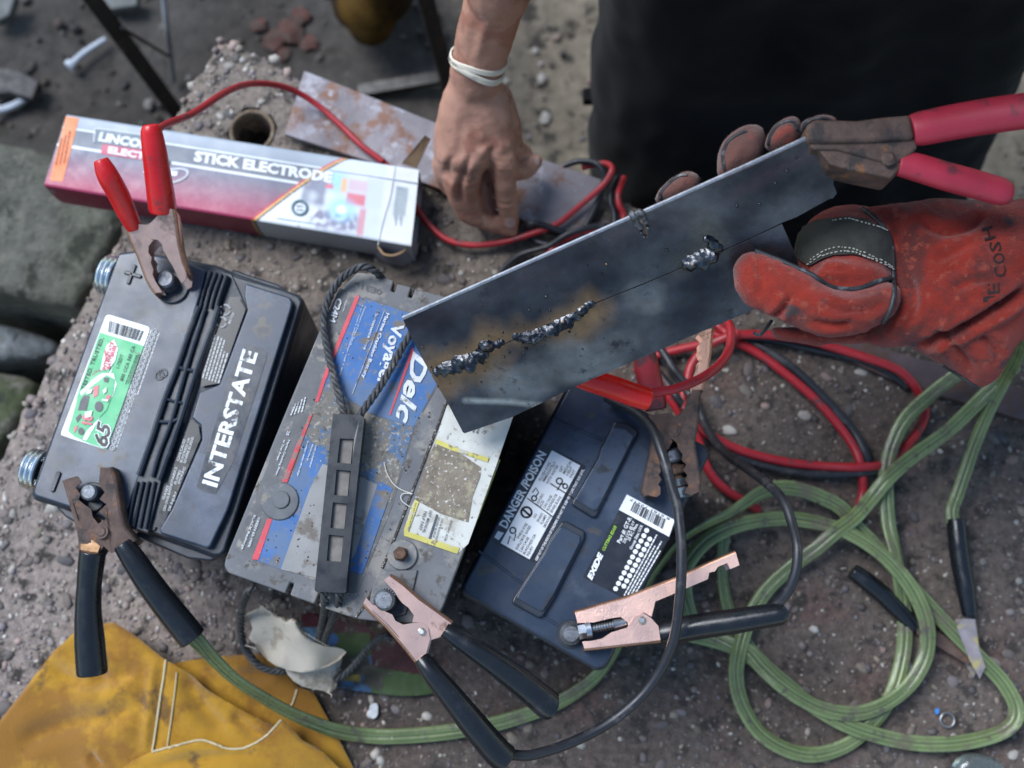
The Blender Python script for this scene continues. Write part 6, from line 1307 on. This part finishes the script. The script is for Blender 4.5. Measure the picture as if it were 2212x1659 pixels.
piping([(300, 420), (420, 432), (560, 480), (660, 540), (720, 590), (790, 640), (860, 675), (960, 688), (1060, 680), (1150, 640), (1270, 605)], .0021); piping([(1060, 110), (1130, 160), (1210, 240), (1262, 330), (1280, 450), (1285, 600), (1290, 720), (1260, 830), (1210, 910), (1150, 980), (1100, 1020)], .0018); piping([(1640, 1215), (1780, 1300), (1880, 1365), (1940, 1378)], .0012)
m = MB(); m.tube([P(*v, .325 + DG) for v in ZG([(300, 985), (350, 1000), (430, 900)])], .0014, 6, 3); m.build('piping', MAT_PIPE, glove)
# marker lettering up the cuff
m = MB()
for s_, a, e in (('J', (2010, 815), (2005, 730)), ('E', (2040, 715), (2035, 640)), ('C', (2085, 590), (2080, 520)), ('O', (2075, 500), (2070, 425)), ('S', (2050, 415), (2045, 345)), ('H', (2010, 320), (1985, 235))):
    p = ZG([a, e]); txt(m, s_, p[0], p[1], 25, 0, .012, 0, bv=bvg, off=.0009)
me = m.mesh('marker_lettering'); link('marker_lettering', me, M('marker ink', (.018, .010, .012), .9, var=.3, vs=300), glove)

# ================================================================ CLOTH AND LEATHER AT THE BOTTOM
MAT_YS = M('yellow suede', (.37, .19, .012), .95, var=.28, vs=16, dirt=[((.25, .11, .010), .44, 10), ((.15, .075, .018), .28, 26)], bump=.7, bs=560, bd=.0012, sheen=.3, spec=.15)
ap = thing('leather_garment', 'yellow suede leather garment with seams lying in the bottom left corner', 'leather garment', P(300, 1600, 0)); RL = R[0, 2]
def sheet(name, poly, z, T, mat, parent, wr=.004, ws=14., seed=0., step=6., folds=None):
    b = MB(); pillow(b, poly, z, T, T * 1.6, step, wr=wr, ws=ws, seed=seed); me = clean(b.mesh(name)); crease(me, [(RL(p_), d_, w_) for p_, d_, w_ in (folds or [])]); me.shade_smooth(); return link(name, me, mat, parent)
l1 = sheet('under_layer', RL([(1050, 1000), (1200, 965), (1400, 940), (1680, 920), (1820, 970), (1900, 1040), (1930, 1130), (2030, 1170), (2120, 1330), (2340, 1750), (1700, 1760), (1200, 1400)]), .011, .003, MAT_YS, ap, .005, 20, 2., folds=[([(1300, 960), (1500, 1050), (1800, 1060)], .004, 12)])
l2 = sheet('main_panel', RL([(-260, 1560), (0, 1350), (150, 1160), (300, 960), (470, 790), (580, 745), (690, 718), (740, 716), (820, 760), (900, 820), (1060, 950), (1180, 1020), (1380, 1160), (1600, 1310), (1820, 1420), (2050, 1520), (2380, 1800), (-260, 1900)]), lambda x, y: .022 + .010 * math.exp(-((x - 420) / 160) ** 2), .003, MAT_YS, ap, .009, 12, 5., folds=[([(300, 1000), (500, 1100), (700, 1080), (900, 1000)], .004, 16), ([(100, 1500), (400, 1380), (700, 1330), (900, 1250)], .005, 20), ([(1000, 960), (975, 1200), (940, 1560)], -.003, 10), ([(1190, 1060), (1300, 1250), (1450, 1420)], .005, 16), ([(500, 860), (620, 980), (650, 1150)], .003, 14), ([(590, 1560), (600, 1600), (650, 1650)], .004, 8), ([(1500, 1300), (1650, 1430), (1850, 1500)], .004, 12)])
l3 = sheet('fold', RL([(700, 1720), (860, 1610), (980, 1555), (1150, 1510), (1300, 1478), (1400, 1505), (1490, 1535), (1600, 1522), (1720, 1455), (1835, 1342), (1960, 1480), (2100, 1560), (2380, 1850), (680, 1850)]), .036, .0025, MAT_YS, ap, .006, 18, 8., folds=[([(1000, 1650), (1300, 1600), (1700, 1560)], .003, 12)])
nap('suede_nap', l2.data, MAT_YS, l2, 5000, .0013)
MAT_CREAM = M('cream piping', (.55, .47, .30), .8, var=.12)
def trim(o, pts, r=.0011, off=.001):
    p = path_on(bvh_of(o), smooth_path(RL(pts), 4.), off, 4.)
    if len(p) > 3: MB().tube(p, r, 6, 1).build('seam_piping', MAT_CREAM, o)
trim(l2, [(1075, 955), (1065, 1050), (1040, 1200), (1010, 1400), (988, 1550)]); trim(l2, [(1145, 1040), (1130, 1200), (1105, 1380), (1085, 1520)], .0007); trim(l1, [(1925, 1150), (1900, 1230), (1870, 1290)], .0009)
trim(l3, [(990, 1560), (1150, 1518), (1300, 1486), (1400, 1512), (1490, 1541), (1600, 1528), (1720, 1462), (1828, 1352)], .0010, .0012)
# patterned cloth
def ccol(x, y):
    n = 20 * noise.noise(Vector((x * .01, y * .01, 0)))
    X = (x / K4 - 900) * 2042 / 800 + n; Y = (y / K4 - 2200) * 2042 / 800 + n
    if X < 930 and Y < 700: return (.075, .013, .019)
    if X < 900 and Y < 830: return (.11, .21, .33) if Y > 690 else (.2, .04, .05)
    if math.hypot(X - 1050, (Y - 820)) < 62: return (.04, .10, .24)
    if 1150 < X < 1320 and 1080 < Y < 1230: return (.26, .18, .035)
    if 1080 < X < 1430 and Y > 960 + (1430 - X) * .55: return (.05, .11, .21)
    if X >= 1430 and Y < 1080 + (X - 1430) * .18 and Y > 720: return (.055, .018, .019)
    if X < 1430 and Y < 760: return (.07, .03, .035)
    return (.05, .082, .03)
b = MB(); poly = smoothpoly(ZR([(690, 560), (860, 535), (940, 590), (1100, 620), (1700, 740), (2060, 1000), (2110, 1345), (1950, 1372), (1750, 1385), (1450, 1352), (1200, 1312), (1040, 1285), (900, 1150), (780, 900)]), 1)
pillow(b, poly, .010, .0012, .002, 3.5, wr=.004, ws=30); k = len(b.v) // 2; vs, fs, d = None, None, None
b.c = [ccol(*back(v)) for v in b.v]
me = clean(b.mesh('patterned_cloth')); me.shade_smooth()
tag(link('patterned_cloth', me, M('printed cotton', attr=True, rough=.9, var=.25, vs=50, dirt=[((.05, .045, .035), .40, 30), ((.12, .11, .09), .28, 90)], bump=.3, bs=900)), 'blue green and dark red patterned cloth under the middle battery', 'cloth')
# torn rag on the rope
MAT_RAG = M('dirty canvas', (.50, .445, .37), .95, var=.12, vs=30, dirt=[((.32, .27, .21), .33, 40), ((.54, .47, .34), .3, 18)], bump=.4, bs=900)
rg = thing('rag', 'torn off white canvas rag on the rope below the middle battery', 'rag', P(640, 1400, 0))
def zr1(x, y): return .052 + .022 * math.sin((x - 530) / 210 * 3.1) * 1.0 - .0001 * (y - 1380)
ro = sheet('upper_fold', ZR([(180, 560), (240, 520), (300, 500), (335, 470), (370, 500), (430, 540), (480, 580), (540, 590), (590, 630), (640, 595), (690, 620), (720, 700), (780, 780), (860, 840), (960, 880), (1080, 890), (1150, 910), (1185, 940), (1110, 1020), (1000, 1080), (860, 1130), (740, 1145), (600, 1120), (480, 1080), (380, 1010), (320, 940), (280, 870), (205, 800), (240, 700), (210, 610)]), zr1, .0008, MAT_RAG, rg, .012, 34, 1., 3.)
sheet('lower_fold', ZR([(560, 1090), (740, 1120), (860, 1110), (1000, 1050), (1130, 950), (1140, 1020), (1100, 1160), (1080, 1290), (1040, 1310), (1000, 1350), (940, 1325), (850, 1310), (740, 1285), (650, 1230), (590, 1160)]), lambda x, y: zr1(x, y) - .012, .001, MAT_RAG, rg, .008, 26, 4., 4.)
m = MB(); bo = bvh_of(ro)
def frng(a, e, n, L):
    for i in range(n):
        t = (i + random.random()) / n; x, y = lerp(a, e, t); v = V1(ZR, x, y); dx, dy = random.uniform(-12, 12), random.uniform(-1, .2) * L; z = zr1(*v)
        m.tube([P(*V1(ZR, x, y + 8), z), P(*V1(ZR, x + dx * .4, y + dy * .5), z + .001), P(*V1(ZR, x + dx, y + dy), z - .002)], .00035, 4, 2)
frng((190, 565), (480, 570), 22, 45); frng((480, 575), (720, 680), 22, 30); frng((740, 730), (1000, 880), 26, 18)
for a, e in (((450, 560), (430, 450)), ((310, 520), (305, 460)), ((370, 500), (372, 455)), ((990, 1340), (1030, 1395)), ((300, 930), (170, 870))): m.tube([P(*V1(ZR, *a), .055), P(*V1(ZR, (a[0] + e[0]) / 2 + 25, (a[1] + e[1]) / 2), .058), P(*V1(ZR, *e), .05)], .0005, 5, 3)
for i in range(26): x, y = lerp((1095, 1090), (1020, 1330), i / 26); m.tube([P(*V1(ZR, x - 10, y), .04), P(*V1(ZR, x + random.uniform(5, 45), y + random.uniform(-5, 25)), .036)], .0004, 4, 1)
tag(m.build('frayed_threads', MAT_RAG, rg), kind='stuff')
